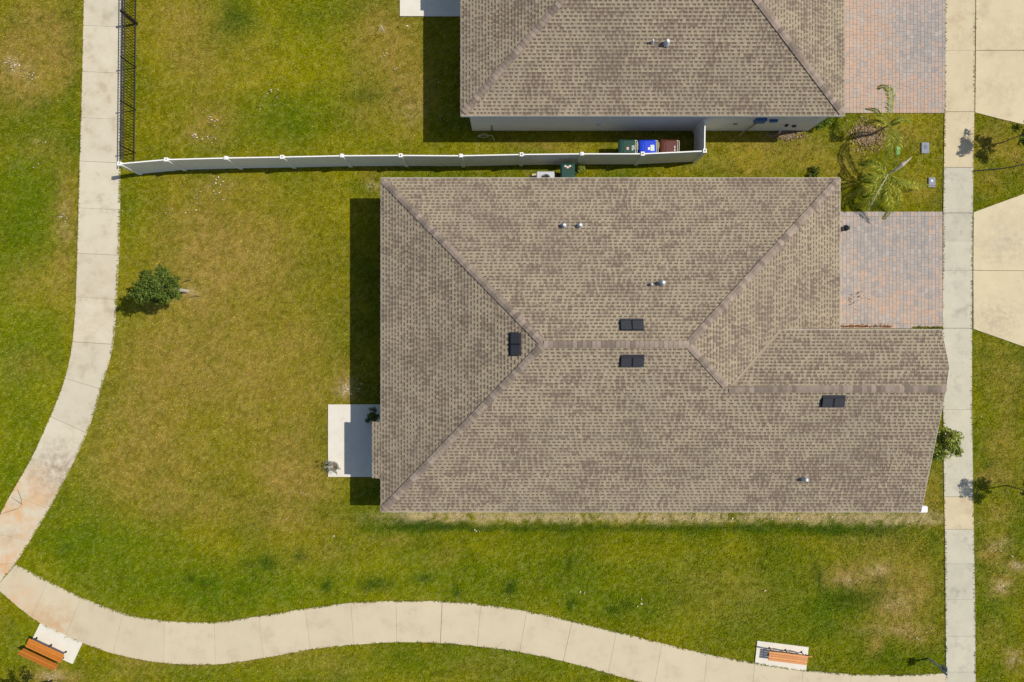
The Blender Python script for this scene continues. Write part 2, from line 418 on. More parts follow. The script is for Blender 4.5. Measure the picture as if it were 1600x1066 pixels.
def field(lst, px, py, wob, thr=None):
    out = np.zeros_like(px)
    for (cx, cy, rx, ry, s) in lst:
        d = ((px - cx) / rx) ** 2 + ((py - cy) / ry) ** 2 if rx < 8 * ry else np.abs((px - cx) / rx) ** 8 + ((py - cy) / ry) ** 2
        m = d < 7
        if not m.any(): continue
        v = s * np.exp(-d[m] * .75)
        out[m] = 1 - (1 - out[m]) * (1 - v)
    return out


def lawn_color(X, Y):
    px = 800 + X * F / CAM_H; py = 533 - Y * F / CAM_H
    wx = (fbm(X, Y, .55, 3, .5, 3.0) - .5) * 46; wy = (fbm(X, Y, .55, 3, .5, 9.0) - .5) * 46
    wx2 = (fbm(X, Y, 3.0, 2, .5, 4.0) - .5) * 12; wy2 = (fbm(X, Y, 3.0, 2, .5, 8.0) - .5) * 12
    qx = px + wx * .6 + wx2; qy = py + wy * .6 + wy2
    dry = field(DRY, qx, qy, 1); lush = field(LUSH, px + wx * .35 + wx2, py + wy * .2 + wy2 * .6, 1)
    yel = field(YEL, qx, qy, 1); tan = field(TAN, px + wx2, py + wy2 * .8, 1)
    n1 = fbm(X, Y, .5, 5, .6, 1.0); n2 = sstep(.27, .73, fbm(X, Y, 1.7, 5, .66, 21.0)); n3 = sstep(.25, .75, fbm(X, Y, 6.5, 3, .7, 40.0)); n5 = sstep(.3, .7, fbm(X, Y, 4.2, 3, .65, 61.0))
    base = np.array([.212, .200, .0030]); gold = np.array([.330, .280, .0030]); lu = np.array([.078, .136, .0026]); br = np.array([.350, .238, .048]); ta = np.array([.52, .40, .20])
    c = np.tile(base, (X.size, 1))

    def mix(c, t, k): return c * (1 - k[:, None]) + t * k[:, None]
    c = mix(c, lu, np.clip((n1 - .46) * 2.6, 0, .5) * (.75 + n2 * .4))
    c = mix(c, gold, np.clip(yel * (.35 + n2 * .9) + np.clip((.52 - n1) * 1.6, 0, .4) * (.65 + .5 * n5), 0, .95))
    grn = field(GRN, qx, qy, 1); back = field(BACK, qx, qy, 1)
    c = mix(c, np.array([.142, .200, .0020]), np.clip(grn * (.75 + .5 * n2), 0, .9))
    c = mix(c, np.array([.243, .200, .013]), np.clip(back * (.7 + .4 * n2), 0, .85))
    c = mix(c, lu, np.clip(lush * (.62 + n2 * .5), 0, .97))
    c = mix(c, br, np.clip(dry * (.52 + .55 * sstep(.15, .8, n2 * .45 + n5 * .55 + dry * .1)) + .14 * sstep(.6, 1, n2) * n5 * (1 - .8 * np.clip(grn + lush, 0, 1)), 0, .95))
    c = mix(c, ta, np.clip(tan * sstep(.20, .70, n2 * .35 + n5 * .35 + n3 * .3 + tan * .18), 0, .9))
    n6 = sstep(.22, .78, fbm(X, Y, 11.0, 2, .6, 91.0))
    c *= (.80 + .25 * n3 + .10 * n5 + .36 * n6)[:, None]
    sp = field(SPOT, px + wx2 * .8, py + wy2 * .8, 1)
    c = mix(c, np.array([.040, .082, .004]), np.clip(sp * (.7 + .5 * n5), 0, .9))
    st_ = sstep(.62, .95, n6) * .26
    c = mix(c, np.array([.40, .33, .12]), st_ * (1 - .7 * np.clip(lush, 0, 1)))
    return c


# ------------------------------------------------------------------ the ground: one sheet out to the horizon
def axis(a, b, step, far):
    core = np.arange(a, b + 1e-6, step)
    ext = np.array([1.5, 4, 9, 20, 45, 100, 220, far])
    return np.concatenate([a - ext[::-1], core, b + ext])


gx = axis(-26.5, 26.5, .11, 500); gy = axis(-18.5, 18.5, .11, 500)
GX, GY = np.meshgrid(gx, gy)
nx, ny = len(gx), len(gy)
Xf, Yf = GX.ravel(), GY.ravel()
Zf = (fbm(Xf, Yf, .8, 3, .5, 55.0) - .5) * .02 - .016
vv = np.stack([Xf, Yf, Zf], 1).astype(np.float32)
ii = (np.arange(ny - 1)[:, None] * nx + np.arange(nx - 1)[None, :]).ravel()
ff = np.stack([ii, ii + 1, ii + nx + 1, ii + nx], 1).astype(np.int32)


def np_mesh(name, verts, faces, m, cols=None):
    me = bpy.data.meshes.new(name)
    k = faces.shape[1]
    me.vertices.add(len(verts)); me.vertices.foreach_set('co', verts.astype(np.float32).ravel())
    me.loops.add(faces.size); me.loops.foreach_set('vertex_index', faces.astype(np.int32).ravel())
    me.polygons.add(len(faces)); me.polygons.foreach_set('loop_start', np.arange(0, faces.size, k, dtype=np.int32))
    if cols is not None:
        at = me.attributes.new('Col', 'FLOAT_COLOR', 'POINT')
        at.data.foreach_set('color', np.concatenate([cols, np.ones((len(cols), 1))], 1).astype(np.float32).ravel())
    me.materials.append(MAT[m])
    me.update(calc_edges=True)
    return me


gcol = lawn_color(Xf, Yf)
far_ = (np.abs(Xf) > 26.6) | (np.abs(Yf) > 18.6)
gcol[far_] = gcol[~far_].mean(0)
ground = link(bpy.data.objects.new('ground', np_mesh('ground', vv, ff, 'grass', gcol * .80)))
tag(ground, kind='structure')


# ------------------------------------------------------------------ paths, walks, aprons
def cr(pts, t):
    """Catmull-Rom through pts at parameter t (in stations)"""
    n = len(pts); i = min(int(t), n - 2); f = t - i
    p0 = Vector(pts[max(i - 1, 0)]); p1 = Vector(pts[i]); p2 = Vector(pts[i + 1]); p3 = Vector(pts[min(i + 2, n - 1)])
    return .5 * ((2 * p1) + (p2 - p0) * f + (2 * p0 - 5 * p1 + 4 * p2 - p3) * f * f + (3 * p1 - p0 - 3 * p2 + p3) * f ** 3)


EDGES = []          # slab edges that grass creeps over
SOLID = []          # ground polygons without grass


def slab_path(name, st, mats, top=.024, gaps=None, sub=5, z0=.000):
    Ls = [P(*a) for a, b in st]; Rs = [P(*b) for a, b in st]
    n = len(st)
    bed = MB(); poly = []
    tl = [cr(Ls, k / sub) for k in range((n - 1) * sub + 1)]
    tr = [cr(Rs, k / sub) for k in range((n - 1) * sub + 1)]
    vs = []; fs = []
    for a, b in zip(tl, tr):
        d = (b - a).normalized() * .02
        vs += [(a.x + d.x, a.y + d.y, z0 + .004), (b.x - d.x, b.y - d.y, z0 + .004)]
    for i in range(len(tl) - 1): fs.append((2 * i, 2 * i + 1, 2 * i + 3, 2 * i + 2))
    bed.add(vs, fs)
    root = tag(bed.build(name, 'joint'), kind='structure')
    SOLID.append([(p.x, p.y) for p in tl] + [(p.x, p.y) for p in tr[::-1]])
    for side_, oth in ((tl, tr), (tr, tl)):
        for k in range(len(side_) - 1): EDGES.append((side_[k], side_[k + 1], (oth[k] - side_[k]).normalized()))
    for i in range(n - 1):
        seg = (Vector(Ls[i]) + Vector(Rs[i]) - Vector(Ls[i + 1]) - Vector(Rs[i + 1])).length / 2
        g0 = (gaps or {}).get(i, .009) / 2 / seg; g1 = (gaps or {}).get(i + 1, .009) / 2 / seg
        ts = [i + g0 + (1 - g0 - g1) * k / sub for k in range(sub + 1)]
        pl = [cr(Ls, t) for t in ts]; pr = [cr(Rs, t) for t in ts]
        poly = [(p.x, p.y) for p in pl] + [(p.x, p.y) for p in pr[::-1]]
        m = mats(i) if callable(mats) else mats
        MB().prism(poly, -.06, top + random.uniform(-.003, .003)).build('slab', m, root)
    return root


left_st = [((133, -150), (194, -148)), ((132, -40), (193.5, -38)), ((130.5, 40), (193, 43)), ((129, 112), (192, 115)), ((127, 184), (190.5, 187)), ((125, 252), (188.5, 255)), ((123, 325), (187.5, 328)), ((121, 396), (186, 399)),
           ((119, 464), (182.5, 468)), ((113.5, 534), (177, 538)), ((102, 591), (158, 608)), ((79, 651), (136, 677)), ((50, 715), (107, 738)), ((17, 773), (77, 795)), ((-14, 832), (47, 845)), ((-40, 885), (24.5, 880)), ((-60, 935), (-4, 915))]
foot = slab_path('footpath', left_st, 'path_concrete', gaps={2: .010, 5: .014, 7: .014, 8: .010, 9: .018, 10: .014, 11: .016, 12: .008, 15: .012})
cr1 = MB()
for pts in ([(28, 765), (31, 772), (34, 780), (34.5, 787)], [(18, 777), (26, 782), (35, 788)], [(36, 788), (28, 795), (18, 798), (8, 801), (-4, 806)]):
    for a, b in zip(pts, pts[1:]):
        A = Vector(P(*a)); B = Vector(P(*b)); d = (B - A).normalized(); n = Vector((-d.y, d.x)) * random.uniform(.008, .013)
        cr1.add([(*(A - n), .029), (*(B - n), .029), (*(B + n), .029), (*(A + n), .029)], [(0, 1, 2, 3)])
cr1.build('crack', 'crack', foot)

park_st = [((25, 882), (-6, 918)), ((75, 908), (50, 965)), ((127, 933), (103, 993)), ((193, 958), (177, 1021)), ((258, 970), (256, 1036)), ((335, 972), (337, 1038)), ((405, 962.5), (412, 1028)), ((477, 951), (485, 1015)), ((548, 942), (553, 1007.5)), ((619, 939), (620, 1003.5)),
           ((691, 939.5), (688, 1005)), ((751, 944), (746, 1010)), ((823, 955), (812, 1019)), ((894, 970), (880, 1033)), ((963, 987), (950, 1052)), ((1034, 1005), (1022, 1072)), ((1105, 1022), (1098, 1089)), ((1179, 1035.5), (1173, 1104)), ((1254, 1046.5), (1251, 1114)), ((1329, 1053), (1329, 1119)), ((1404, 1054.5), (1406, 1120)), ((1477.5, 1052), (1479, 1117))]
park = slab_path('park_path', park_st, 'park_concrete', gaps={0: .02, 2: .012, 7: .010, 10: .022, 13: .013, 16: .010})


def walk_edge(tab, y):
    return float(np.interp(y, [t[0] for t in tab], [t[1] for t in tab]))


WL = [(-200, 1478), (0, 1477), (175, 1475.5), (262, 1474.5), (333, 1473.5), (513, 1472.5), (600, 1473), (700, 1474), (780, 1475), (827, 1476), (937, 1477), (1200, 1479)]
WR = [(-200, 1524), (0, 1523.5), (175, 1522), (262, 1520.5), (333, 1519.5), (513, 1518.5), (620, 1518), (700, 1519), (780, 1520.5), (827, 1521), (937, 1523), (1200, 1525)]
ys = [-150, -40, 79, 175, 262, 333, 377, 423, 513, 640, 776, 827, 881, 937, 994, 1050, 1130]
walk = slab_path('sidewalk', [((walk_edge(WL, y), y), (walk_edge(WR, y), y)) for y in ys],
                 lambda i: 'walk_cream' if ys[i] < 175 + 1 or ys[i] == 776 else 'walk_concrete', gaps={3: .022, 4: .022, 5: .022, 6: .006, 7: .006, 8: .022, 10: .014, 11: .014}, sub=2)


def apron(polys):
    bed = MB()
    allp = [p for q in polys for p in q]
    root = None
    hull = polys[0] if len(polys) == 1 else [polys[0][0], polys[0][1], polys[1][1], polys[1][2], polys[1][3], polys[1][4] if len(polys[1]) > 4 else polys[1][3]]
    for k, q in enumerate(polys):
        pts = [P(*p) for p in q]
        SOLID.append(pts)
        c = Vector((sum(p[0] for p in pts) / len(pts), sum(p[1] for p in pts) / len(pts)))
        if root is None:
            b = MB()
            for q2 in polys:
                pp = [P(*p) for p in q2]
                b.add([(p[0], p[1], .004) for p in pp], [tuple(range(len(pp)))])
            root = tag(b.build('driveway_apron', 'joint'), kind='structure')
        MB().prism([(c.x + (p[0] - c.x) * .9988, c.y + (p[1] - c.y) * .9988) for p in pts], -.06, .026).build('slab', 'apron_concrete', root)


apron([[(1520.6, 514), (1600, 542), (1690, 573), (1690, 424), (1520.2, 423)], [(1520.2, 422.5), (1690, 423.5), (1690, 271), (1600, 303), (1520.8, 332)]])
apron([[(1523.2, 176), (1562, 186), (1600, 195), (1700, 219), (1700, 79.5), (1524.2, 79.5)], [(1524.2, 79), (1700, 79), (1700, -160), (1525, -160)]])
road = tag(MB().box(30.6, 38, -400, 400, -.05, -.0 + .012).build('road', 'asphalt'), kind='structure')
tag(MB().box(30.2, 30.6, -400, 400, -.05, .13).build('kerb', 'walk_concrete'), kind='structure')


# patios and bench pads
def flat(name, pts, m, top, hsolid=True):
    if hsolid: SOLID.append(pts)
    return tag(MB().prism(pts, -.06, top).build(name, m), kind='structure')


flat('patio', [P(513, 632), P(513, 745), (-5.3, P(0, 745)[1]), (-5.3, P(0, 632)[1])], 'white_concrete', .05)
flat('patio', [P(625, 26), P(625, -150), (-1.9, P(0, -150)[1]), (-1.9, P(0, 26)[1])], 'white_concrete', .05)
pad1 = flat('bench_pad', [P(63.5, 973.5), P(129.5, 1004), P(114, 1037), P(47, 1007)], 'white_concrete', .045)
pad2 = flat('bench_pad', [P(1183, 1001), P(1263, 1011), P(1259, 1048), P(1179, 1037)], 'white_concrete', .045)


# ------------------------------------------------------------------ paver driveways
PV = {}


def paver_mesh(w_, l_, ci, col):
    key = (round(w_, 3), round(l_, 3), ci)
    if key not in PV:
        m = MB().color(col)
        m.box(-w_ / 2, w_ / 2, -l_ / 2, l_ / 2, -.05, .036, b=.0045)
        PV[key] = m.mesh('paver', 'paver')
    return PV[key]


PCOL = [(.385, .338, .295), (.405, .345, .295), (.43, .352, .292), (.455, .355, .282), (.48, .358, .275), (.51, .36, .262), (.35, .315, .285), (.445, .39, .335)]


def driveway(name, x0, x1, y0, y1, tone, seed, focus):
    r = random.Random(seed)
    bed = tag(MB().box(x0, x1, y0, y1, -.05, .026).build(name, 'joint_sand'), kind='structure')
    SOLID.append([(x0, y0), (x1, y0), (x1, y1), (x0, y1)])
    w_ = .172; g = .006
    out = []
    # edge course along the two long sides, then columns of mixed squares and rectangles
    x = x0 + g
    while x < x1 - .1:
        for yy in (y0 + .115, y1 - .115):
            out.append((x + w_ / 2, yy, w_ - g, .225))
        x += w_
    x = x0 + g
    while x < x1 - .1:
        y = y0 + .235
        first = True
        while y < y1 - .236 - .09:
            l_ = r.choice((.172, .258, .258)) if not first else r.choice((.09, .172, .258))
            first = False
            rest = y1 - .236 - y
            if rest < .30: l_ = rest
            out.append((x + w_ / 2, y + l_ / 2, w_ - g, round(l_ - g, 3)))
            y += l_
        x += w_
    out.sort(key=lambda t: (t[0] - focus[0]) ** 2 + (t[1] - focus[1]) ** 2)
    rest = MB()
    for k, (x, y, a, b) in enumerate(out):
        t = tone(x, y) - .08 + r.gauss(0, .26)
        ci = 7 if r.random() < .08 else (6 if t < 0 else min(5, int(t * 6)))
        col = PCOL[ci]
        dz = r.uniform(-.003, .003)
        if k < 300:
            inst('paver', paver_mesh(a, b, ci, col), bed, (x, y, dz), (r.uniform(-.008, .008), r.uniform(-.008, .008), r.uniform(-.012, .012)))
        else:
            rest.color(col)
            rest.box(x - a / 2, x + a / 2, y - b / 2, y + b / 2, -.04, .036 + dz, b=.0045)
    tag(rest.build('pavers', 'paver', bed), kind='stuff')
    return bed


def fb1(x, y, f, o): return float(fbm(np.array([x]), np.array([y]), f, 3, .5, o)[0])


d1 = P(1473, 331); d0 = P(1473, 514)
driveway('driveway', 14.25, d1[0] - .02, d0[1] + .02, d1[1], lambda x, y: .42 + (fb1(x, y, .45, 3) - .5) * 1.3 + (.28 if y < 2.2 and x < 18.5 else 0) + .25 * math.exp(-((x - 18.7) ** 2 + (y - 5.0) ** 2)), 5, (18.4, 3.6))
n1_ = P(1476, 177)
driveway('driveway', 14.4, n1_[0] - .02, n1_[1], 21.5, lambda x, y: .86 + (fb1(x, y, .4, 8) - .5) * 1.0 - .55 * max(0, min(1, (x - 17.8) / 1.8)) * max(0, min(1, (y - 11.2) / 2)), 6, (18.6, 12.8))

# ------------------------------------------------------------------ roofs
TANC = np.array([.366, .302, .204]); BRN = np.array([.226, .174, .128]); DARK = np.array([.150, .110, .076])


def slope(poly, ue, parent, seed, exposure=.150):
    """shingle courses on one plane; poly 3-D, ue = direction along the eave"""
    r = random.Random(seed)
    p = [Vector(q) for q in poly]
    nrm = Vector((0, 0, 0))
    for i in range(len(p)): nrm += (p[i] - p[0]).cross(p[(i + 1) % len(p)] - p[0])
    nrm.normalize()
    if nrm.z < 0: nrm = -nrm
    u = Vector(ue).normalized(); v = nrm.cross(u).normalized()
    if v.z < 0: v = -v
    o = p[0]
    uv = [((q - o).dot(u), (q - o).dot(v)) for q in p]
    vmin = min(b for a, b in uv); vmax = max(b for a, b in uv)
    m = MB()

    def q3(a, b, n): return o + u * a + v * b + nrm * n

    def rngs(b):
        xs = []
        for i in range(len(uv)):
            (a0, b0), (a1, b1) = uv[i], uv[(i + 1) % len(uv)]
            if (b0 - b) * (b1 - b) < 0: xs.append(a0 + (a1 - a0) * (b - b0) / (b1 - b0))
        return (min(xs), max(xs)) if len(xs) >= 2 else None

    def face(a0, a1, b0, b1, n0, n1, col, la=None, lb=None):
        m.color(tuple(col))
        m.add([q3(a0, b0, n0), q3(a1, b0, n0), q3(lb if lb is not None else a1, b1, n1), q3(la if la is not None else a0, b1, n1)], [(0, 1, 2, 3)])
    b = vmin
    k = 0
    while b < vmax - .02:
        b1 = min(b + exposure, vmax)
        lo = rngs(b + .001); hi = rngs(b1 - .001)
        if lo is None: b = b1; continue
        if hi is None: hi = lo
        A0, A1 = min(lo[0], hi[0]), max(lo[1], hi[1])

        def clamp(a, t):        # keep inside the sloping ends
            l = lo[0] + (hi[0] - lo[0]) * t; h = lo[1] + (hi[1] - lo[1]) * t
            return min(max(a, l), h)
        a = A0 + r.uniform(-.3, 0)
        tooth = r.random() < .5
        while a < A1:
            c = q3(a, b, 0)
            nz = float(fbm(np.array([c.x]), np.array([c.y]), 1.0, 3, .65, 30.0)[0]) * .5 + float(vnoise(np.array([a]), np.array([b * 2.2]), 2.3, seed * 3.1, 2.0)[0]) * .5
            if tooth: wd = r.choice((.06, .075, .09, .11, .15))
            else: wd = r.choice((.09, .11, .13, .15, .19))
            e0, e1, f0, f1 = clamp(a, 0), clamp(a + wd, 0), clamp(a, 1), clamp(a + wd, 1)
            if e1 - e0 > .004 or f1 - f0 > .004:
                j = r.uniform(.93, 1.07)
                g0, g1 = clamp(a, .54), clamp(a + wd, .54)
                mid = b + (b1 - b) * .54
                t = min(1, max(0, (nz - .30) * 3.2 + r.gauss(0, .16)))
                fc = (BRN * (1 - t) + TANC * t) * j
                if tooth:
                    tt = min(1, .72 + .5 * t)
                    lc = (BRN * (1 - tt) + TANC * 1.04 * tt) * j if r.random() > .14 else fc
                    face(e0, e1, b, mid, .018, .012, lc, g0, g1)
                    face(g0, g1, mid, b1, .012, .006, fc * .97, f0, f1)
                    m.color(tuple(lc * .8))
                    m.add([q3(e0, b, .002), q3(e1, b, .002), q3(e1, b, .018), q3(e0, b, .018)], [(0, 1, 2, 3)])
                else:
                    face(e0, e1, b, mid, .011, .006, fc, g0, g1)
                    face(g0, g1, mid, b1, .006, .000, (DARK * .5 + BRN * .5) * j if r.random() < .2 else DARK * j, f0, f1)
            a += wd; tooth = not tooth
        b = b1; k += 1
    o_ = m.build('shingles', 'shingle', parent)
    tag(o_, kind='stuff')
    return o_


def cap_mesh(key, ang, w_=.155, L=.27):
    """one bent ridge or hip shingle lying along +x, its two wings dropping at the given angles"""
    m = MB()
    t = .016
    dy, dz = w_ * math.cos(ang), -w_ * math.sin(ang)
    pr = [(-dy, dz), (-dy * .12, -.004), (dy * .12, -.004), (dy, dz)]
    vs = []
    for x, lift in ((0, t * 1.6), (L, t * .5)):
        for (y, z) in pr: vs.append((x, y, z + lift))
        for (y, z) in pr: vs.append((x, y, z + lift - t))
    fs = []
    for i in range(3):
        fs.append((i, 8 + i, 9 + i, i + 1))
        fs.append((4 + i, 5 + i, 13 + i, 12 + i))
        fs.append((i, i + 1, 5 + i, 4 + i)); fs.append((8 + i, 12 + i, 13 + i, 9 + i))
    fs += [(0, 4, 12, 8), (3, 11, 15, 7)]
    m.add(vs, fs)
    return m.mesh('ridge_cap', 'ridge_shingle')


CAPS = {'hip': None, 'ridge': None}


def caps(parent, a, b, kind, step=.195):
    if CAPS[kind] is None: CAPS[kind] = cap_mesh(kind, math.radians(13.5 if kind == 'hip' else 18.4))
    A = Vector(a); B = Vector(b); d = B - A; n = int(d.length / step); e = d.normalized()
    up = Vector((0, 0, 1)); s = up.cross(e).normalized(); zz = e.cross(s)
    R = Matrix((e, s, zz)).transposed().to_euler()
    for k in range(1 if kind == 'hip' else 0, n):
        inst('ridge_cap', CAPS[kind], parent, A + e * (k * step) + zz * .034, R)


def deck(polys, parent, thick=.09, drop=.004):
    m = MB()
    for poly in polys:
        n = len(poly)
        p = [Vector(q) for q in poly]
        a = sum(p[i].x * p[(i + 1) % n].y - p[(i + 1) % n].x * p[i].y for i in range(n))
        if a < 0: p = p[::-1]
        vs = [q - Vector((0, 0, drop)) for q in p] + [q - Vector((0, 0, thick)) for q in p]
        m.add(vs, [tuple(range(n)), tuple(range(2 * n - 1, n - 1, -1))] + [(i, n + i, n + (i + 1) % n, (i + 1) % n) for i in range(n)])
    return m.build('roof', 'roof_deck', parent)


def board(m, a, b, out, w_=.018, top=.0, hgt=.15):
    """fascia board along a-b, set out horizontally by w_"""
    A = Vector(a); B = Vector(b); o = Vector((*out, 0)) * w_
    z = Vector((0, 0, 1))
    vs = [A + z * top, B + z * top, B + o + z * top, A + o + z * top, A - z * hgt, B - z * hgt, B + o - z * hgt, A + o - z * hgt]
    m.add(vs, [(0, 1, 2, 3), (7, 6, 5, 4), (3, 2, 6, 7), (1, 0, 4, 5), (0, 3, 7, 4), (2, 1, 5, 6)])


def box_vent2(parent, at, rz, tilt):
    L, W = .92, .46
    m = MB()
    m.add([(-L / 2, -W / 2, .0), (L / 2, -W / 2, .0), (L / 2, W / 2, .0), (-L / 2, W / 2, .0),
           (-L / 2, -W / 2, .13), (L / 2, -W / 2, .13), (L / 2, W / 2 - .08, .12), (-L / 2, W / 2 - .08, .12)],
          [(4, 5, 6, 7), (0, 1, 5, 4), (1, 2, 6, 5), (2, 3, 7, 6), (3, 0, 4, 7)])
    o = bpy.data.objects.new('roof_vent', m.mesh('roof_vent', 'vent_black'))
    link(o, parent, at)
    q = Matrix.Rotation(tilt[0], 3, Vector(tilt[1])) @ Matrix.Rotation(rz, 3, 'Z')
    o.rotation_euler = q.to_euler()
    s = MB().box(-.030, .030, -W / 2 - .004, W / 2 - .07, .07, .1345)
    c = bpy.data.objects.new('seam', s.mesh('seam', 'vent_dark')); COL.objects.link(c); c.parent = o
    f = MB().box(-L / 2 - .035, L / 2 + .035, -W / 2 - .03, W / 2 + .05, .012, .018)
    c = bpy.data.objects.new('flange', f.mesh('flange', 'vent_black')); COL.objects.link(c); c.parent = o
    return o


def pipe_vent(parent, at, r=.085, h=.34):
    m = MB().tube([(0, 0, -.1), (0, 0, h)], r * .55, 12)
    o = m.build('pipe_vent', 'pvc', parent, at, smooth=False)
    f = MB().lathe([(r * 1.6, .0), (r * 1.25, .07), (r * .95, h * .6), (r * .9, h - .03), (r * .45, h - .02)], 14)
    c = bpy.data.objects.new('lead_boot', f.mesh('lead_boot', 'lead', True)); COL.objects.link(c); c.parent = o
    return o


H0 = 2.75
# --- our house
XW, XE, YS, YN, XG = -5.81, 14.54, -7.57, 7.23, 18.12
R1 = (1.30, -.13, 5.21); R2 = (7.165, -.13, 5.21)
W0 = (9.02, -1.998, 4.592); W1 = (18.06, -1.998, 4.592); V1 = (11.51, .49, 3.763)
NW, NE, SW, SE = (XW, YN, H0), (XE, YN, H0), (XW, YS, H0), (XG, YS, H0)
house = thing('house', (4.4, 0, 0), 'large house with tan shingle hip roof and four black box vents, beside the curving paths', 'house')
S_N = [NW, NE, R2, R1]
S_S = [SW, SE, W1, W0, R2, R1]
S_W = [NW, SW, R1]
S_E = [NE, (XE, .2, H0), V1, W0, R2]
S_G = [V1, (18.40, .49, 3.763), (18.39, -1.08, 4.286), W1, W0]
lx = P(582, 0, 2.61)[0]; ly0 = P(0, 659, 2.61)[1]; ly1 = P(0, 747, 2.61)[1]
sl_w = (5.21 - H0) / (R1[0] - XW)
hl = H0 - sl_w * (XW - lx)
S_L = [(lx, ly0, hl), (lx, ly1, hl), (XW, ly1, H0), (XW, ly0, H0)]
roof = deck([S_N, S_S, S_W, S_E, S_G, S_L], house)
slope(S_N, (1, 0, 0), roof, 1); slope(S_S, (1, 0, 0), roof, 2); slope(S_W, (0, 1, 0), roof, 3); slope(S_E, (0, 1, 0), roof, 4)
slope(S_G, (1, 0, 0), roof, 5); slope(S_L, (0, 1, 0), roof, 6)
for a, b, k in ((NW, R1, 'hip'), (SW, R1, 'hip'), (NE, R2, 'hip'), (W0, R2, 'hip'), (R1, R2, 'ridge'), (W1, W0, 'ridge')): caps(roof, a, b, k)
vm = MB()
A_, B_ = Vector(W0), Vector(V1)
for k in range(14):
    p0 = A_.lerp(B_, k / 14); p1 = A_.lerp(B_, (k + .985) / 14); s_ = Vector((1, -1, 0)).normalized() * .06
    z_ = Vector((0, 0, .03))
    vm.add([p0 - s_ + z_ * 1.45, p0 + z_, p1 + z_, p1 - s_ + z_ * 1.45, p0 + s_ + z_ * 1.45, p1 + s_ + z_ * 1.45], [(0, 3, 2, 1), (1, 2, 5, 4)])
vm.build('valley_strip', 'valley', roof)
fm = MB()
board(fm, NW, NE, (0, 1)); board(fm, SW, SE, (0, -1)); board(fm, (XW, ly0, H0), NW, (-1, 0)); board(fm, SW, (XW, ly1, H0), (-1, 0)); board(fm, NE, (XE, .3, H0), (1, 0))
board(fm, S_L[0], S_L[1], (-1, 0)); board(fm, (11.6, .49, 3.763), (18.40, .49, 3.763), (0, 1))
board(fm, SE, W1, (1, 0)); board(fm, W1, (18.39, -1.08, 4.286), (1, 0)); board(fm, (18.39, -1.08, 4.286), (18.4, .49, 3.763), (1, 0))
fm.build('fascia', 'fascia', roof)
wm = MB().box(-5.45, 14.2, -7.25, 6.92, 0, 2.64)
gp = [(-7.24, 0), (.16, 0), (.16, 3.72), (-2.0, 4.44), (-7.24, 2.70)]
gv = [(13.0, y, z) for y, z in gp] + [(17.75, y, z) for y, z in gp]
wm.add(gv, [(4, 3, 2, 1, 0), (5, 6, 7, 8, 9)] + [(i, (i + 1) % 5, 5 + (i + 1) % 5, 5 + i) for i in range(5)])
wm.build('wall', 'stucco', house)
gd = MB()
for k in range(4): gd.box(14.205, 14.24, 1.0, 5.9, .06 + k * .55, .06 + k * .55 + .54)
gd.build('garage_door', 'door_white', house)
MB().box(17.755, 17.80, -1.6, -.65, .03, 2.1).build('front_door', 'door_white', house)
for (x, y, ax) in ((17.755, -4.6, 'x'), (-5.49, 3.5, '-x'), (2.0, -7.29, '-y'), (8.0, -7.29, '-y')):
    if ax == 'x': b = (x, x + .03, y - .8, y + .8)
    elif ax == '-x': b = (x, x + .035, y - .8, y + .8)
    else: b = (x - .8, x + .8, y, y + .035)
    wo = MB().box(*b, .9, 2.2).build('window', 'door_white', house)
    e = .012
    if ax == 'x': g = (b[0] + .02, b[1] + e, b[2] + .08, b[3] - .08)
    elif ax == '-x': g = (b[0] - e, b[1] - .02, b[2] + .08, b[3] - .08)
    else: g = (b[0] + .08, b[1] - .08, b[2] - e, b[3] - .02)
    MB().box(*g, .98, 2.12).build('pane', 'glass', wo)
MB().box(-5.5, -5.46, ly1 + .4, ly0 - .4, .06, 2.15).build('patio_door', 'glass', house)
for y in (ly0 - .12, ly1 + .12): MB().box(lx + .12, lx + .3, y - .1, y + .1, 0, hl - .08).build('porch_post', 'door_white', house)


def plane_z(x, y):
    zs = []
    zs.append(H0 + (YN - y) * (5.21 - H0) / (YN + .13)); zs.append(H0 + (y - YS) * (5.21 - H0) / (-.13 - YS))
    zs.append(H0 + (x - XW) * sl_w); zs.append(H0 + (XE - x) * (5.21 - H0) / (XE - R2[0])) if x < 9 else None
    return min(zs)


def on_roof(px, py, fn=plane_z):
    h = 4.0
    for _ in range(12):
        x, y = P(px, py, h); h = fn(x, y)
    return (x, y, h)


pt = math.atan(.333)
box_vent2(house, on_roof(987, 508), 0, (pt * -1, (1, 0, 0)))
box_vent2(house, on_roof(987.5, 564), 0, (pt, (1, 0, 0)))
box_vent2(house, on_roof(805, 538), math.pi / 2, (-pt, (0, 1, 0)))
box_vent2(house, on_roof(1301, 627), 0, (pt, (1, 0, 0)))
for px, py, r, h in ((881, 353, .085, .3), (906, 353, .085, .3), (1034, 442.5, .095, .38), (1017, 445, .05, .26), (1256, 748, .09, .34)):
    pipe_vent(house, on_roof(px, py), r, h)

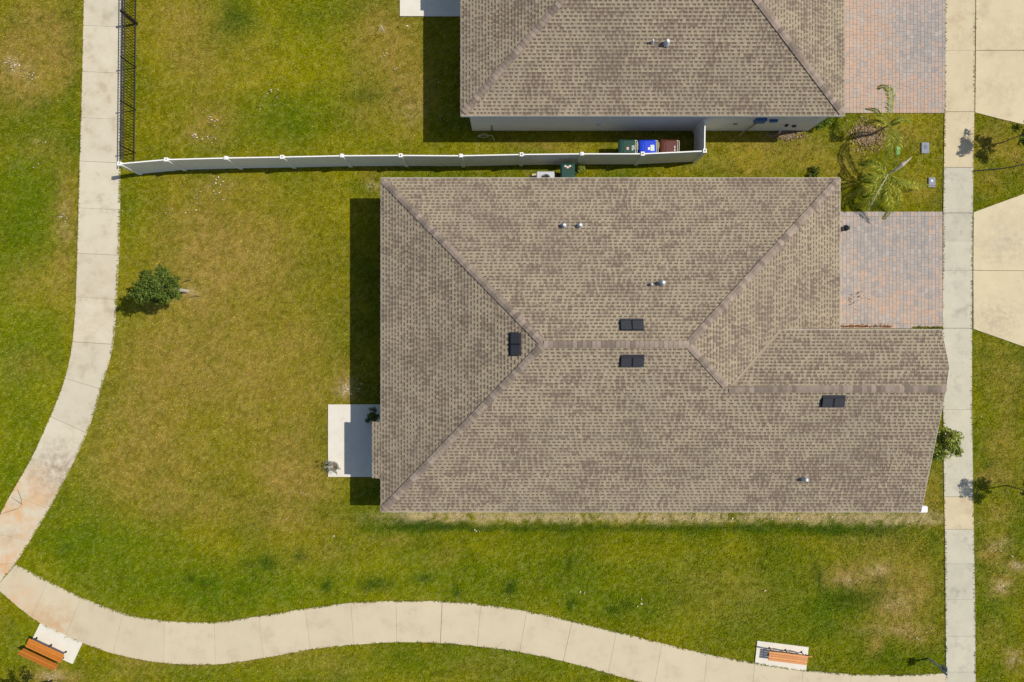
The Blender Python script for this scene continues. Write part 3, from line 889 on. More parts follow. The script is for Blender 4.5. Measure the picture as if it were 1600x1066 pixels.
# --- the neighbour's house
nX0, nX1, nY0, nY1 = -2.27, 14.74, 9.98, 24.8
nR = 2.75 + .333 * 7.41
n1 = (nX0 + 7.41, 17.39, nR); n2 = (nX1 - 7.41, 17.39, nR)
nSW, nSE, nNE, nNW = (nX0, nY0, H0), (nX1, nY0, H0), (nX1, nY1, H0), (nX0, nY1, H0)
house2 = thing('house', (6, 17, 0), 'neighbouring house cut off by the top edge, bins standing along its pale wall', 'house')
T = [[nSW, nSE, n2, n1], [nNW, nNE, n2, n1], [nSW, nNW, n1], [nSE, nNE, n2]]
roof2 = deck(T, house2)
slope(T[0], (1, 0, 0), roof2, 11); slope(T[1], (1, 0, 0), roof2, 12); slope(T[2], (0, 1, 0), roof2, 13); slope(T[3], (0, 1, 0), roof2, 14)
for a, b, k in ((nSW, n1, 'hip'), (nSE, n2, 'hip'), (nNW, n1, 'hip'), (nNE, n2, 'hip'), (n1, n2, 'ridge')): caps(roof2, a, b, k)
fm = MB()
board(fm, nSW, nSE, (0, -1)); board(fm, nSE, nNE, (1, 0)); board(fm, nNW, nSW, (-1, 0)); board(fm, nNE, nNW, (0, 1))
fm.build('fascia', 'fascia', roof2)
px_, ply = nX0 - .22, 16.3
S_P = [(px_, 19.0, H0 - .073), (px_, ply, H0 - .073), (nX0, ply, H0), (nX0, 19.0, H0)]
porch = deck([S_P], house2); porch.name = 'porch_roof'
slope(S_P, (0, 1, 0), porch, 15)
nwall = MB().box(-1.92, 14.32, 10.16, 24.5, 0, 2.64).build('wall', 'stucco', house2)


def nplane(x, y): return min(H0 + (y - nY0) * .333, H0 + (x - nX0) * .333, H0 + (nX1 - x) * .333)


pipe_vent(house2, on_roof(1041, 69, nplane), .095, .36)
pipe_vent(house2, on_roof(1019, 67, nplane), .05, .28)


def on_wall(px, py, yw=10.16):          # a point of the south wall seen at that pixel
    D = (yw * F) / (533 - py)
    return ((px - 800) * D / F, CAM_H - D)


x, z = on_wall(1190, 186); MB().box(x - .28, x + .2, 10.03, 10.155, z - .28, z + .16).build('meter_box', 'box_blue', house2)
x, z = on_wall(1208, 187); MB().box(x - .14, x + .2, 10.05, 10.155, z - .1, z + .06).build('meter_box', 'box_blue', house2)
x, z = on_wall(1163, 201)
MB().tube([(x + .25, 10.12, z + .85), (x + .22, 10.11, z + .5), (x, 10.05, .2), (x - .1, 9.92, .05)], .035, 8).build('pipe', 'pipe_tan', house2)
x, z = on_wall(1149, 193); MB().box(x - .1, x + .1, 10.10, 10.155, z - .03, z + .03).build('wall_vent', 'pipe_tan', house2)
x, z = on_wall(935, 194); MB().box(x - .1, x + .1, 10.09, 10.155, z - .08, z + .08).build('wall_vent', 'lead', house2)
x, z = on_wall(1229, 195); MB().box(x - .05, x + .05, 10.08, 10.155, z - .1, z + .1).build('wall_socket', 'ac_dark', house2)
x, z = on_wall(1241, 196); MB().box(x - .09, x + .07, 10.08, 10.155, z - .06, z + .06).build('wall_socket', 'ac_dark', house2)
x, z = on_wall(1276, 184); MB().tube([(x, 10.15, z), (x, 9.99, z), (x + .02, 9.96, z - .14)], .026, 8).build('tap', 'white_plastic', house2)
x, z = on_wall(1217, 203); MB().tube([(x, 10.15, .35), (x, 10.02, .35), (x - .02, 9.98, .15)], .022, 8).build('tap', 'white_plastic', house2)

SOLID.append([(-5.45, -7.25), (14.2, -7.25), (14.2, 6.92), (-5.45, 6.92)])
SOLID.append([(13, -7.25), (17.75, -7.25), (17.75, .2), (13, .2)])
SOLID.append([(-1.92, 10.16), (14.32, 10.16), (14.32, 24), (-1.92, 24)])

# ------------------------------------------------------------------ white vinyl fence
fence = thing('vinyl_fence', (-4, 8.35, 0), 'long white vinyl privacy fence running between the two back yards', 'fence')
FH = 1.80
posts = [(187, 256, 1), (260, 249.5, 1), (353, 247, 0), (441, 245.5, 1), (534, 243.5, 0), (626, 243, 1), (720, 243.5, 0), (815, 241.5, 1), (909, 240.5, 0), (1004, 240.5, 1), (1101, 236, 1)]
pp = [(*P(a, b, FH), o) for a, b, o in posts]
pp.append((pp[-1][0] + .02, 10.10, 0))
for i, (x, y, hollow) in enumerate(pp):
    s = .082
    if hollow:
        m = MB(); t = .045
        for a in (((-s, s), (-s, -s + t)), ((-s, s), (s - t, s)), ((-s, -s + t), (-s + t, s - t)), ((s - t, s), (-s + t, s - t))):
            m.box(x + a[0][0], x + a[0][1], y + a[1][0], y + a[1][1], 0, FH + .06)
        po = m.build('post', 'vinyl', fence)
        MB().box(x - s + t + .001, x + s - t - .001, y - s + t + .001, y + s - t - .001, FH - .25, FH - .12).build('core', 'hollow', po)  # dark block standing in for the shade inside the open post
        MB().box(x - s - .012, x + s + .012, y - s - .012, y - s + .002, FH + .02, FH + .055).build('collar', 'vinyl', po)
    else:
        po = MB().box(x - s, x + s, y - s, y + s, 0, FH + .03).build('post', 'vinyl', fence)
        c = .078
        MB().add([(x - c, y - c, FH + .031), (x + c, y - c, FH + .031), (x + c, y + c, FH + .031), (x - c, y + c, FH + .031), (x - c, y - c, FH + .05), (x + c, y - c, FH + .05), (x + c, y + c, FH + .05), (x - c, y + c, FH + .05), (x, y, FH + .085)],
                 [(3, 2, 1, 0), (0, 1, 5, 4), (1, 2, 6, 5), (2, 3, 7, 6), (3, 0, 4, 7), (4, 5, 8), (5, 6, 8), (6, 7, 8), (7, 4, 8)]).build('post_cap', 'vinyl', po)
for (xa, ya, _), (xb, yb, _) in zip(pp, pp[1:]):
    A = Vector((xa, ya, 0)); B = Vector((xb, yb, 0)); d = (B - A); L = d.length; e = d.normalized()
    M = Matrix.Translation(A) @ Matrix(((e.x, -e.y, 0, 0), (e.y, e.x, 0, 0), (0, 0, 1, 0), (0, 0, 0, 1)))
    pn = None
    npl = max(2, round((L - .136) / .155)); wd = (L - .136) / npl
    for k in range(npl):
        MB().box(.068 + k * wd + .002, .068 + (k + 1) * wd - .002, -.012 + random.uniform(-.001, .001), .012, .12, FH - .09, M).build('plank', 'vinyl', fence)
    MB().box(.068, L - .068, -.026, .026, FH - .10, FH, M).build('top_rail', 'vinyl', fence)
    MB().box(.068, L - .068, -.026, .026, .03, .14, M).build('bottom_rail', 'vinyl', fence)

# ------------------------------------------------------------------ black metal fence
mf = thing('metal_fence', (-18.6, 13, 0), 'black metal picket fence along the straight footpath at upper left', 'fence')
MH = 1.22
fx = lambda y: float(np.interp(y, [8.2, 18], [-18.22, -18.12]))
ps = [P(213, 239)[1], P(214, 172)[1], P(214.5, 106)[1], P(215, 37.5)[1], P(215, -31)[1], P(215, -100)[1]]
for k, y in enumerate(ps):
    s = .055 if k == 3 else .026
    po = MB().box(fx(y) - s, fx(y) + s, y - s, y + s, 0, MH + .06).build('post', 'iron', mf)
    MB().box(fx(y) - s - .006, fx(y) + s + .006, y - s - .006, y + s + .006, MH + .061, MH + .08).build('post_cap', 'iron', po)
ends = [8.45] + ps
pk = MB().box(-.010, .010, -.010, .010, .06, MH).mesh('picket', 'iron')
for ya, yb in zip(ends, ends[1:]):
    for z in (.10, MH - .20, MH - .03):
        xa, xb = fx(ya), fx(yb)
        MB().tube([(xa, ya, z), (xb, yb, z)], .030, 4).build('rail', 'iron', mf)
    n = int((yb - ya) / .135)
    for k in range(1, n):
        y = ya + (yb - ya) * k / n
        inst('picket', pk, mf, (fx(y), y, random.uniform(-.003, .003)))

# ------------------------------------------------------------------ bins


def bin_(loc, rz, m, label, stick, group):
    t = thing('wheelie_bin', loc, label, 'bin', group, local=True)
    t.rotation_euler = (0, 0, rz)
    # long side along x; hinge at +x
    b = MB()
    def rg(x0, x1, y, z, c=.05):
        return [(x0 + c, -y, z), (x1 - c, -y, z), (x1, -y + c, z), (x1, y - c, z), (x1 - c, y, z), (x0 + c, y, z), (x0, y - c, z), (x0, -y + c, z)]
    rings = [rg(-.27, .27, .22, .06), rg(-.33, .31, .26, .55), rg(-.38, .35, .30, .96), rg(-.41, .38, .325, .97), rg(-.41, .38, .325, 1.02)]
    vs = [p for r_ in rings for p in r_]
    fs = [tuple(range(7, -1, -1))] + [(k * 8 + i, k * 8 + (i + 1) % 8, k * 8 + 8 + (i + 1) % 8, k * 8 + 8 + i) for k in range(4) for i in range(8)] + [tuple(32 + i for i in range(8))]
    b.add(vs, fs).build('body', m, t)
    l = MB()
    rings = [rg(-.44, .37, .345, 1.025), rg(-.44, .37, .345, 1.05), rg(-.38, .33, .30, 1.095, .07), rg(-.26, .30, .27, 1.115, .08)]
    vs = [p for r_ in rings for p in r_]
    fs = [tuple(range(7, -1, -1))] + [(k * 8 + i, k * 8 + (i + 1) % 8, k * 8 + 8 + (i + 1) % 8, k * 8 + 8 + i) for k in range(3) for i in range(8)] + [tuple(24 + i for i in range(8))]
    lid = l.add(vs, fs).build('lid', m, t)
    MB().box(-.185, -.155, -.29, .29, 1.10, 1.132).build('lid_ridge', m, lid)
    h = MB().tube([(.33, -.30, 1.06), (.42, -.30, 1.07), (.445, -.27, 1.07), (.445, .27, 1.07), (.42, .30, 1.07), (.33, .30, 1.06)], .017, 8)
    h.build('handle', 'bin_edge_glint', t)
    MB().tube([(.375, -.28, 1.055), (.375, .28, 1.055)], .014, 8).build('hinge', 'bin_edge_glint', t)  # bar added in a pale colour as the glint along the lid edge
    for s in (-1, 1):
        MB().tube([(.30, s * .27, .12), (.30, s * .33, .12)], .12, 14).build('wheel', 'rubber', t)
    for (x, y, a, b2, mm) in stick:
        MB().box(x - a, x + a, y - b2, y + b2, 1.112, 1.119).build('sticker', mm, lid)
    return t


by = P(0, 219, 1.08)[1] - .33
for px, m, lab, st in ((980, 'bin_green', 'green wheelie bin behind the white fence, beside the blue bin', [(.0, -.09, .05, .06, 'sticker_pink'), (.22, .02, .03, .02, 'sticker_white'), (.22, -.07, .035, .018, 'sticker_white'), (.22, -.15, .03, .02, 'sticker_white'), (.29, -.04, .015, .10, 'sticker_white')]),
                       (1012.5, 'bin_blue', 'bright blue wheelie bin between the green and brown bins behind the fence', [(.02, -.08, .05, .06, 'sticker_white'), (.18, -.05, .09, .14, 'sticker_pale')]),
                       (1045.5, 'bin_brown', 'reddish brown wheelie bin behind the fence, last in the row of bins', [(.24, -.01, .02, .05, 'sticker_white'), (.24, -.15, .02, .05, 'sticker_white')])):
    bin_((P(px, 0, 1.08)[0] + .02, by + random.uniform(-.02, .02), 0), random.uniform(-.03, .03), m, lab, st, 'wheelie bins')
gx_, gy_ = P(887, 268, 1.08)
bin_((gx_, gy_ - .05, 0), -math.pi / 2, 'bin_green', 'green wheelie bin beside the air conditioner, on the near side of the white fence', [(-.24, -.0, .05, .06, 'sticker_pink'), (-.29, .11, .035, .04, 'sticker_white'), (-.29, -.11, .035, .04, 'sticker_white')], 'wheelie bins')

# ------------------------------------------------------------------ air conditioner
ax_, ay_ = P(852.5, 280, .85)
ac = thing('air_conditioner', (ax_, ay_, 0), 'pale grey air conditioning unit with round fan, half under the eave', 'air conditioner', local=True)
MB().box(-.62, .55, -.45, .45, 0, .07).build('base_pad', 'walk_cream', ac)
MB().box(-.42, .42, -.38, .38, .071, .80, b=.03).build('cabinet', 'ac_metal', ac)
MB().lathe([(.30, .0), (.30, .018), (.25, .018), (.25, .004)], 24, (0, 0, .801)).build('fan_ring', 'ac_metal', ac)
MB().lathe([(.245, 0), (.245, .006)], 24, (0, 0, .801)).build('fan_well', 'ac_dark', ac)
for k in range(4):
    a = k * math.pi / 2 + .5
    c, s = math.cos(a), math.sin(a)
    MB().add([(.05 * c - .03 * s, .05 * s + .03 * c, .812), (.22 * c - .02 * s, .22 * s + .02 * c, .812), (.20 * c + .09 * s, .20 * s - .09 * c, .810), (.05 * c + .03 * s, .05 * s - .03 * c, .810),
              (.05 * c - .03 * s, .05 * s + .03 * c, .809), (.22 * c - .02 * s, .22 * s + .02 * c, .809), (.20 * c + .09 * s, .20 * s - .09 * c, .8075), (.05 * c + .03 * s, .05 * s - .03 * c, .8075)],
             [(0, 3, 2, 1), (4, 5, 6, 7), (0, 1, 5, 4), (2, 3, 7, 6)]).build('fan_blade', 'ac_metal', ac)
for k in range(3):
    MB().lathe([(.08 + .06 * k, 0), (.08 + .06 * k, .004), (.076 + .06 * k, .004), (.076 + .06 * k, 0)], 24, (0, 0, .821)).build('grille_ring', 'ac_metal', ac)


# ------------------------------------------------------------------ benches
def bench(loc, rz, wood, label):
    """sits facing local -y; length along x"""
    t = thing('park_bench', loc, label, 'bench', 'park benches', local=True)
    t.rotation_euler = (0, 0, rz)
    L = 1.86
    sw = .098
    for k in range(4):
        y = -.27 + k * (sw + .014)
        MB().box(-L / 2, L / 2, y, y + sw, .425, .455, b=.006).build('seat_slat', wood, t)
    bk = math.radians(16)
    for k in range(3):
        z0 = .52 + k * .125
        y0 = .205 + (z0 - .45) * math.tan(bk)
        M = Matrix.Translation((0, y0, z0)) @ Matrix.Rotation(-bk, 4, 'X')
        MB().box(-L / 2, L / 2, -.015, .017, 0, .105, M).build('back_slat', wood, t)
    for x in (-.78, 0, .78):
        fr = MB()
        fr.tube([(x, -.16, .03), (x, -.18, .405), (x, .15, .40), (x, .235, .47), (x, .355, .88)], .022, 6)
        fr.tube([(x, .14, .395), (x, .16, .03)], .022, 6)
        fr.build('frame', 'bench_steel', t)
        MB().box(x - .04, x + .04, -.21, -.11, .046, .056).build('foot', 'bench_steel', t)
        MB().box(x - .04, x + .04, .11, .21, .046, .056).build('foot', 'bench_steel', t)
    return t


ang1 = -math.atan2(31, 66)
c1 = Vector(P(79, 1012)); bench((c1.x, c1.y, 0), ang1 + math.pi, 'bench_wood', 'orange wooden slat bench on a white pad at lower left')
c2 = Vector(P(1222, 1021)); bench((c2.x + .12, c2.y + .02, 0), -math.atan2(10, 80), 'bench_wood_pale', 'pale pinkish wooden slat bench on a white pad at lower right')


# ------------------------------------------------------------------ planting
def leaves(name, parent, clumps, n, size, cols, seed, up=.55, mname='leaf', aspect=.45):
    """leaf blades spread round clump centres (x,y,z,r)"""
    r = np.random.default_rng(seed)
    C = np.array(clumps)
    wgt = C[:, 3] ** 2; wgt = wgt / wgt.sum()
    k = r.choice(len(C), n, p=wgt)
    d = r.normal(size=(n, 3)); d /= np.linalg.norm(d, axis=1)[:, None]
    rad = r.random(n) ** .5
    pos = C[k, :3] + d * (C[k, 3] * rad)[:, None] * np.array([1, 1, .85])
    nrm = d * (1 - up) + np.array([0, 0, 1]) * up + r.normal(size=(n, 3)) * .45
    nrm /= np.linalg.norm(nrm, axis=1)[:, None]
    t = np.cross(nrm, r.normal(size=(n, 3))); t /= np.linalg.norm(t, axis=1)[:, None]
    b = np.cross(nrm, t)
    s = size * r.uniform(.65, 1.35, n)[:, None]
    p0 = pos - t * s * .5; p2 = pos + t * s * .5 - nrm * s * .12
    p1 = pos + b * s * aspect * .5 + nrm * s * .05; p3 = pos - b * s * aspect * .5 + nrm * s * .05
    V = np.stack([p0, p1, p2, p3], 1).reshape(-1, 3)
    Fc = np.arange(n * 4).reshape(n, 4)
    cc = np.array(cols)[r.integers(0, len(cols), n)] * r.uniform(.75, 1.25, n)[:, None]
    cc = np.repeat(cc, 4, 0)
    o = bpy.data.objects.new(name, np_mesh(name, V, Fc, mname, cc))
    return link(o, parent)


DG = [(.070, .105, .012), (.095, .135, .016), (.045, .078, .010), (.14, .175, .028)]
BG = [(.26, .30, .035), (.18, .235, .025), (.34, .36, .075), (.09, .13, .016)]
MG = [(.11, .175, .015), (.08, .135, .012), (.17, .22, .025), (.05, .09, .010)]


def tree(base, hgt, crown_r, label, cols, seed, nl, lsize, ncl=26, name='young_tree', lean=(0, 0), trunk_m='bark', tr=.05, bottom=.45, group='young trees', crown_off=(0, 0)):
    r = random.Random(seed)
    t = thing(name, (base[0], base[1], 0), label, 'tree', group, local=True)
    top = Vector((lean[0], lean[1], hgt * .8))
    tm = MB()
    tm.tube([(0, 0, -.05), (lean[0] * .3, lean[1] * .3, hgt * .3), (lean[0] * .7, lean[1] * .7, hgt * .6), tuple(top)], [tr, tr * .85, tr * .6, tr * .25], 8)
    tm.build('trunk', trunk_m, t, smooth=True)
    cl = []
    lm = MB()
    zc = hgt * (1 + bottom) / 2; rz = hgt * (1 - bottom) / 2
    for k in range(ncl):
        a = r.uniform(0, 2 * math.pi) if k > 6 else k * .9
        zz = r.uniform(-1, 1)
        rr = math.sqrt(max(.05, 1 - zz * zz * .85)) * r.uniform(.45, 1.0)
        ra = crown_r * (1 + .22 * math.sin(3 * a + seed) + .12 * math.sin(5 * a + 2 * seed))
        c = Vector((crown_off[0] + ra * rr * math.cos(a) * .86, crown_off[1] + ra * rr * math.sin(a) * .86, zc + rz * zz * .8))
        cl.append((c.x, c.y, c.z, crown_r * r.uniform(.17, .33)))
        s0 = Vector((lean[0] * .5, lean[1] * .5, max(hgt * bottom * .8, c.z - rr * crown_r * .8)))
        lm.tube([s0, (s0 + c) / 2 + Vector((0, 0, .04)), c], [tr * .35, tr * .22, tr * .08], 5, False)
        # outer twigs
        e = c + (c - Vector((crown_off[0], crown_off[1], zc))).normalized() * crown_r * .22
        cl.append((e.x, e.y, e.z, crown_r * .11))
    lm.build('limbs', 'bark', t)
    leaves('crown', t, cl, nl, lsize, cols, seed, aspect=.34)
    return t


b = P(293.5, 455)
lt = tree(b, 3.75, 1.02, 'dark green young tree with pale trunk guard, alone on the back lawn', DG, 4, 7500, .125, ncl=58, trunk_m='bark_pale', tr=.055, bottom=.50)
MB().tube([(-.0, 0, 0), (-.02, 0, 1.1)], [.085, .075], 10).build('trunk_guard', 'bark_pale', lt)
for a, dx, dy in ((0, .55, -.25), (1, .15, .55)):
    MB().tube([(dx, dy, 0), (dx * .9, dy * .9, .55)], .022, 6).build('stake', 'bark', lt)
b = P(1566, 223)
tree(b, 2.75, .80, 'small leafy tree beside the concrete apron at the upper right edge', MG, 9, 2400, .13, ncl=24, tr=.03, bottom=.35)
b = P(1573, 758.5)
tree(b, 3.0, .72, 'small tree at the right edge casting a branching shadow on the sidewalk', DG, 15, 1900, .11, ncl=22, tr=.03, bottom=.42)
tree((-22.25, -16.42), 3.3, .95, 'young tree beyond the lower left corner, seen by its dark shadow', DG, 23, 3200, .10, ncl=26, tr=.05, bottom=.5)


def shrub(base, r_, h, label, cols, seed, nl, lsize, cat='shrub', stems=5, ncl=14, name='shrub', sprig=.25):
    r = random.Random(seed)
    t = thing(name, (base[0], base[1], 0), label, cat, local=True)
    sm = MB(); cl = []
    for k in range(ncl):
        a = r.uniform(0, 2 * math.pi); rr = r.uniform(.2, 1.0) * r_ * .8
        z = h * r.uniform(.35, .9) * (1 - .35 * rr / r_)
        cl.append((rr * math.cos(a), rr * math.sin(a), z, r_ * r.uniform(.18, .36)))
        if k % 2 == 0 or ncl < 12: sm.tube([(0, 0, 0), (rr * math.cos(a) * .5, rr * math.sin(a) * .5, z * .6), (rr * math.cos(a), rr * math.sin(a), z)], [.016, .011, .004], 5, False)
    sm.build('stems', 'bark', t)
    leaves('foliage', t, cl, nl, lsize, cols, seed, aspect=.38)
    return t


shrub(P(1462, 685), .86, 1.65, 'bright green leafy shrub spilling over the sidewalk beside the house front', BG, 3, 2300, .15, ncl=34)
shrub(P(1463, 711), .36, .6, 'low light green shrub at the roof edge below the larger leafy shrub', [(.16, .23, .03), (.10, .17, .02), (.2, .27, .04)], 8, 500, .10)
shrub(P(585, 649), .42, .95, 'dark green shrub in the shade at the corner of the house patio', DG, 5, 700, .10)
shrub(P(906, 266), .26, .75, 'small bright green shrub beside the green bin at the fence', BG, 6, 420, .09)
shrub(P(1278, 193), .55, .85, 'dense green shrub at the front corner of the neighbouring house', MG, 12, 1300, .11, ncl=18)
shrub(P(1270, 271), .38, .32, 'low dark green shrub by the front corner of the house roof', DG, 14, 420, .09)
# potted plant with dry grey twigs on the patio
pb = P(524, 727)
pot = thing('potted_plant', (pb[0], pb[1], .05), 'sparse grey potted plant on the sunlit patio slab', 'plant', local=True)
MB().lathe([(.16, 0), (.21, .20), (.235, .30), (.235, .33), (.20, .33), (.19, .26)], 18).build('pot', 'pot_grey', pot, smooth=False)
MB().lathe([(.19, .26), (.10, .285)], 14).build('soil', 'bark', pot)
r = random.Random(2); tw = MB(); cl = []
for k in range(26):
    a = r.uniform(0, 6.28); q = r.uniform(.15, .40); z = r.uniform(.5, .95)
    tw.tube([(0, 0, .27), (q * .5 * math.cos(a), q * .5 * math.sin(a), z * .65), (q * math.cos(a), q * math.sin(a), z)], [.009, .006, .003], 4, False)
    cl.append((q * math.cos(a), q * math.sin(a), z, .08))
tw.build('stems', 'bark_pale', pot)
leaves('foliage', pot, cl, 260, .06, [(.20, .20, .15), (.14, .15, .09), (.28, .26, .2)], 3)
fp = P(1318, 357, .2)
pt_ = thing('flowerpot', (fp[0] + .05, fp[1], .036), 'small dark flowerpot on the driveway at the roof edge', 'pot', local=True)
MB().lathe([(.10, 0), (.14, .22), (.155, .25), (.155, .29), (.13, .29), (.125, .24)], 16).build('pot', 'ac_dark', pt_)
leaves('foliage', pt_, [(0.06, 0, .32, .12)], 70, .09, [(.03, .045, .05), (.04, .06, .04)], 2)


# --- young palms
def frond(parent, pts, w_, cols, seed, nleaf=34, rib='rachis'):
    """arching rachis with narrow leaflets on both sides"""
    r = random.Random(seed)
    pts = [Vector(p) for p in pts]
    def at(t):
        q = cr3(pts, t * (len(pts) - 1)); return q
    rb = MB().tube([at(k / 12) for k in range(13)], [.016 * (1 - k / 14) for k in range(13)], 5, False)
    o = rb.build('frond', rib, parent)
    m = MB()
    for k in range(nleaf):
        t = .10 + .90 * k / nleaf
        p = at(t); d = (at(min(1, t + .02)) - at(max(0, t - .02))).normalized()
        s = d.cross(Vector((0, 0, 1))).normalized()
        for sg in (-1, 1):
            L = w_ * math.sin(math.pi * min(1, .16 + t * .82)) ** .7 * r.uniform(.8, 1.15)
            dr = (s * sg * .75 + d * .75 + Vector((0, 0, r.uniform(-.35, .15)))).normalized()
            q = p + dr * L - Vector((0, 0, .12 * L)); mid = p + dr * L * .5
            wv = d * .034
            m.color(tuple(np.array(cols[r.randrange(len(cols))]) * r.uniform(.8, 1.2)))
            m.add([p, mid - wv + Vector((0, 0, .01)), q, mid + wv + Vector((0, 0, .01))], [(0, 1, 2, 3)])
    c = bpy.data.objects.new('leaflets', m.mesh('leaflets', 'leaf')); COL.objects.link(c); c.parent = o
    return o


def cr3(pts, t):
    n = len(pts); i = min(int(t), n - 2); f = t - i
    p0, p1, p2, p3 = pts[max(i - 1, 0)], pts[i], pts[i + 1], pts[min(i + 2, n - 1)]
    return .5 * ((2 * p1) + (p2 - p0) * f + (2 * p0 - 5 * p1 + 4 * p2 - p3) * f * f + (3 * p1 - p0 - 3 * p2 + p3) * f ** 3)


PG = [(.27, .29, .030), (.20, .25, .025), (.34, .33, .035), (.12, .16, .015)]


PG2 = [(.27, .28, .022), (.19, .23, .02), (.34, .32, .03), (.11, .15, .012)]


def P3(px, py, h): return (*P(px, py, h), h)


pa = P(1360, 211)
palm = thing('palm', (pa[0], pa[1], 0), 'slender young palm in a brown mulch ring between the two driveways', 'palm', 'young palms')
crA = P3(1388, 196, 1.55)
MB().tube([(pa[0], pa[1], 0), ((pa[0] * .6 + crA[0] * .4), (pa[1] * .6 + crA[1] * .4), .7), crA], [.06, .045, .035], 8).build('trunk', 'bark', palm)
for k, pts in enumerate(([crA, P3(1391, 172, 2.0), P3(1392, 148, 2.15), P3(1384, 136, 1.95), P3(1371, 137, 1.7)],
                         [crA, P3(1392, 215, 1.9), P3(1388, 240, 1.7), P3(1382, 262, 1.2)],
                         [crA, P3(1404, 215, 1.9), P3(1402, 245, 1.6), P3(1395, 265, 1.1)],
                         [crA, P3(1374, 192, 1.75), P3(1360, 190, 1.5), P3(1350, 197, 1.1)],
                         [crA, P3(1400, 190, 1.8), P3(1412, 186, 1.7), P3(1424, 190, 1.3)],
                         [crA, P3(1380, 184, 1.9), P3(1366, 172, 1.6), P3(1352, 170, 1.1)])):
    frond(palm, pts, .26 if k else .34, PG if k != 3 else [(.40, .35, .03), (.33, .30, .03)], 40 + k, 36)
pb_ = P(1366, 285)
palm2 = thing('palm', (pb_[0], pb_[1], 0), 'young palm with a pale leaning stem beside the nearer paver driveway', 'palm', 'young palms')
crB = P3(1388, 272, 1.0)
MB().tube([(pb_[0], pb_[1], 0), P3(1376, 279, .5), crB], [.06, .05, .04], 8).build('trunk', 'bark', palm2)
MB().tube([crB, P3(1400, 265, 1.35), P3(1410, 257, 1.6), P3(1417, 252, 1.7), P3(1425, 245, 1.8)], [.03, .06, .095, .05, .012], 7).build('leaf_sheath', 'bark_pale', palm2)
for k, pts in enumerate(([crB, P3(1372, 300, 1.5), P3(1358, 326, 1.2), P3(1341, 355, .5)],
                         [crB, P3(1365, 290, 1.3), P3(1345, 300, 1.0), P3(1324, 306, .5)],
                         [crB, P3(1388, 300, 1.4), P3(1392, 325, 1.1), P3(1380, 343, .6)],
                         [crB, P3(1408, 285, 1.4), P3(1430, 290, 1.1), P3(1452, 290, .6)],
                         [crB, P3(1372, 275, 1.3), P3(1352, 278, 1.1), P3(1336, 288, .6)],
                         [crB, P3(1380, 295, 1.2), P3(1370, 315, .9), P3(1362, 326, .5)],
                         [crB, P3(1375, 262, 1.3), P3(1358, 255, 1.1), P3(1342, 256, .6)],
                         [crB, P3(1398, 290, 1.3), P3(1406, 310, 1.0), P3(1404, 326, .5)],
                         [crB, P3(1370, 300, 1.2), P3(1352, 318, .9), P3(1334, 322, .4)])):
    frond(palm2, pts, .10 if k == 0 else .34, PG2 if k else [(.3, .26, .15)], 60 + k, 8 if k == 0 else 38, 'bark_pale' if k == 0 else 'rachis')


# ------------------------------------------------------------------ mulch, litter, stones
def scatter(name, pts, size, cols, seed, label, cat, z=.02, flat_=.5, m='mulch'):
    r = np.random.default_rng(seed)
    n = len(pts)
    pos = np.concatenate([np.array(pts), np.full((n, 1), z) + r.random((n, 1)) * .03], 1)
    a = r.random(n) * 6.28; tilt = r.normal(size=n) * .35
    t = np.stack([np.cos(a), np.sin(a), tilt], 1); b = np.stack([-np.sin(a), np.cos(a), r.normal(size=n) * .3], 1)
    s = (size * r.uniform(.5, 1.4, n))[:, None]
    up = np.array([0, 0, 1.0]) * s * .25
    V = np.stack([pos - t * s - b * s * flat_, pos + t * s - b * s * flat_, pos + t * s + b * s * flat_, pos - t * s + b * s * flat_, pos + up], 1).reshape(-1, 3)
    i = np.arange(n)[:, None] * 5
    Fc = np.concatenate([i + np.array([[0, 1, 4]]), i + np.array([[1, 2, 4]]), i + np.array([[2, 3, 4]]), i + np.array([[3, 0, 4]])], 0)
    cc = np.repeat(np.array(cols)[r.integers(0, len(cols), n)] * r.uniform(.7, 1.25, n)[:, None], 5, 0)
    o = link(bpy.data.objects.new(name, np_mesh(name, V, Fc, m, cc)))
    return tag(o, label, cat, kind='stuff')


def disc_pts(cx, cy, rx, ry, n, seed):
    r = np.random.default_rng(seed)
    a = r.random(n) * 6.28; q = np.abs(r.normal(size=n)) * .55
    return [(cx + rx * q_ * math.cos(a_), cy + ry * q_ * math.sin(a_)) for a_, q_ in zip(a, q)]


MU = [(.30, .20, .11), (.22, .145, .08), (.38, .28, .17), (.15, .10, .055)]
mx, my = P(1356, 211)
scatter('mulch', disc_pts(mx, my, .82, .72, 1500, 3), .035, MU, 1, 'brown bark mulch ring under the slender palm', 'mulch')
mx, my = P(1228, 210)
scatter('mulch', disc_pts(mx, my, .75, .28, 800, 4), .035, MU, 2, 'brown bark mulch heap against the neighbouring wall', 'mulch')
lx0, ly_ = P(1314, 512); lx1, _ = P(1392, 512)
r = np.random.default_rng(5)
lp = [(lx0 + (lx1 - lx0) * t ** 1.1, ly_ + .02 + abs(q) * .05) for t, q in zip(r.random(260), r.normal(size=260))]
bx_, by_ = P(1325, 466)
lp += [(bx_ + abs(q1) * .4, by_ + q2 * .16) for q1, q2 in r.normal(size=(26, 2))]
scatter('dry_leaves', lp, .028, [(.22, .09, .03), (.16, .07, .03), (.30, .14, .05)], 6, 'dry brown leaves gathered along the edge of the driveway', 'leaves', z=.045)
st = []
rs = np.random.default_rng(11)
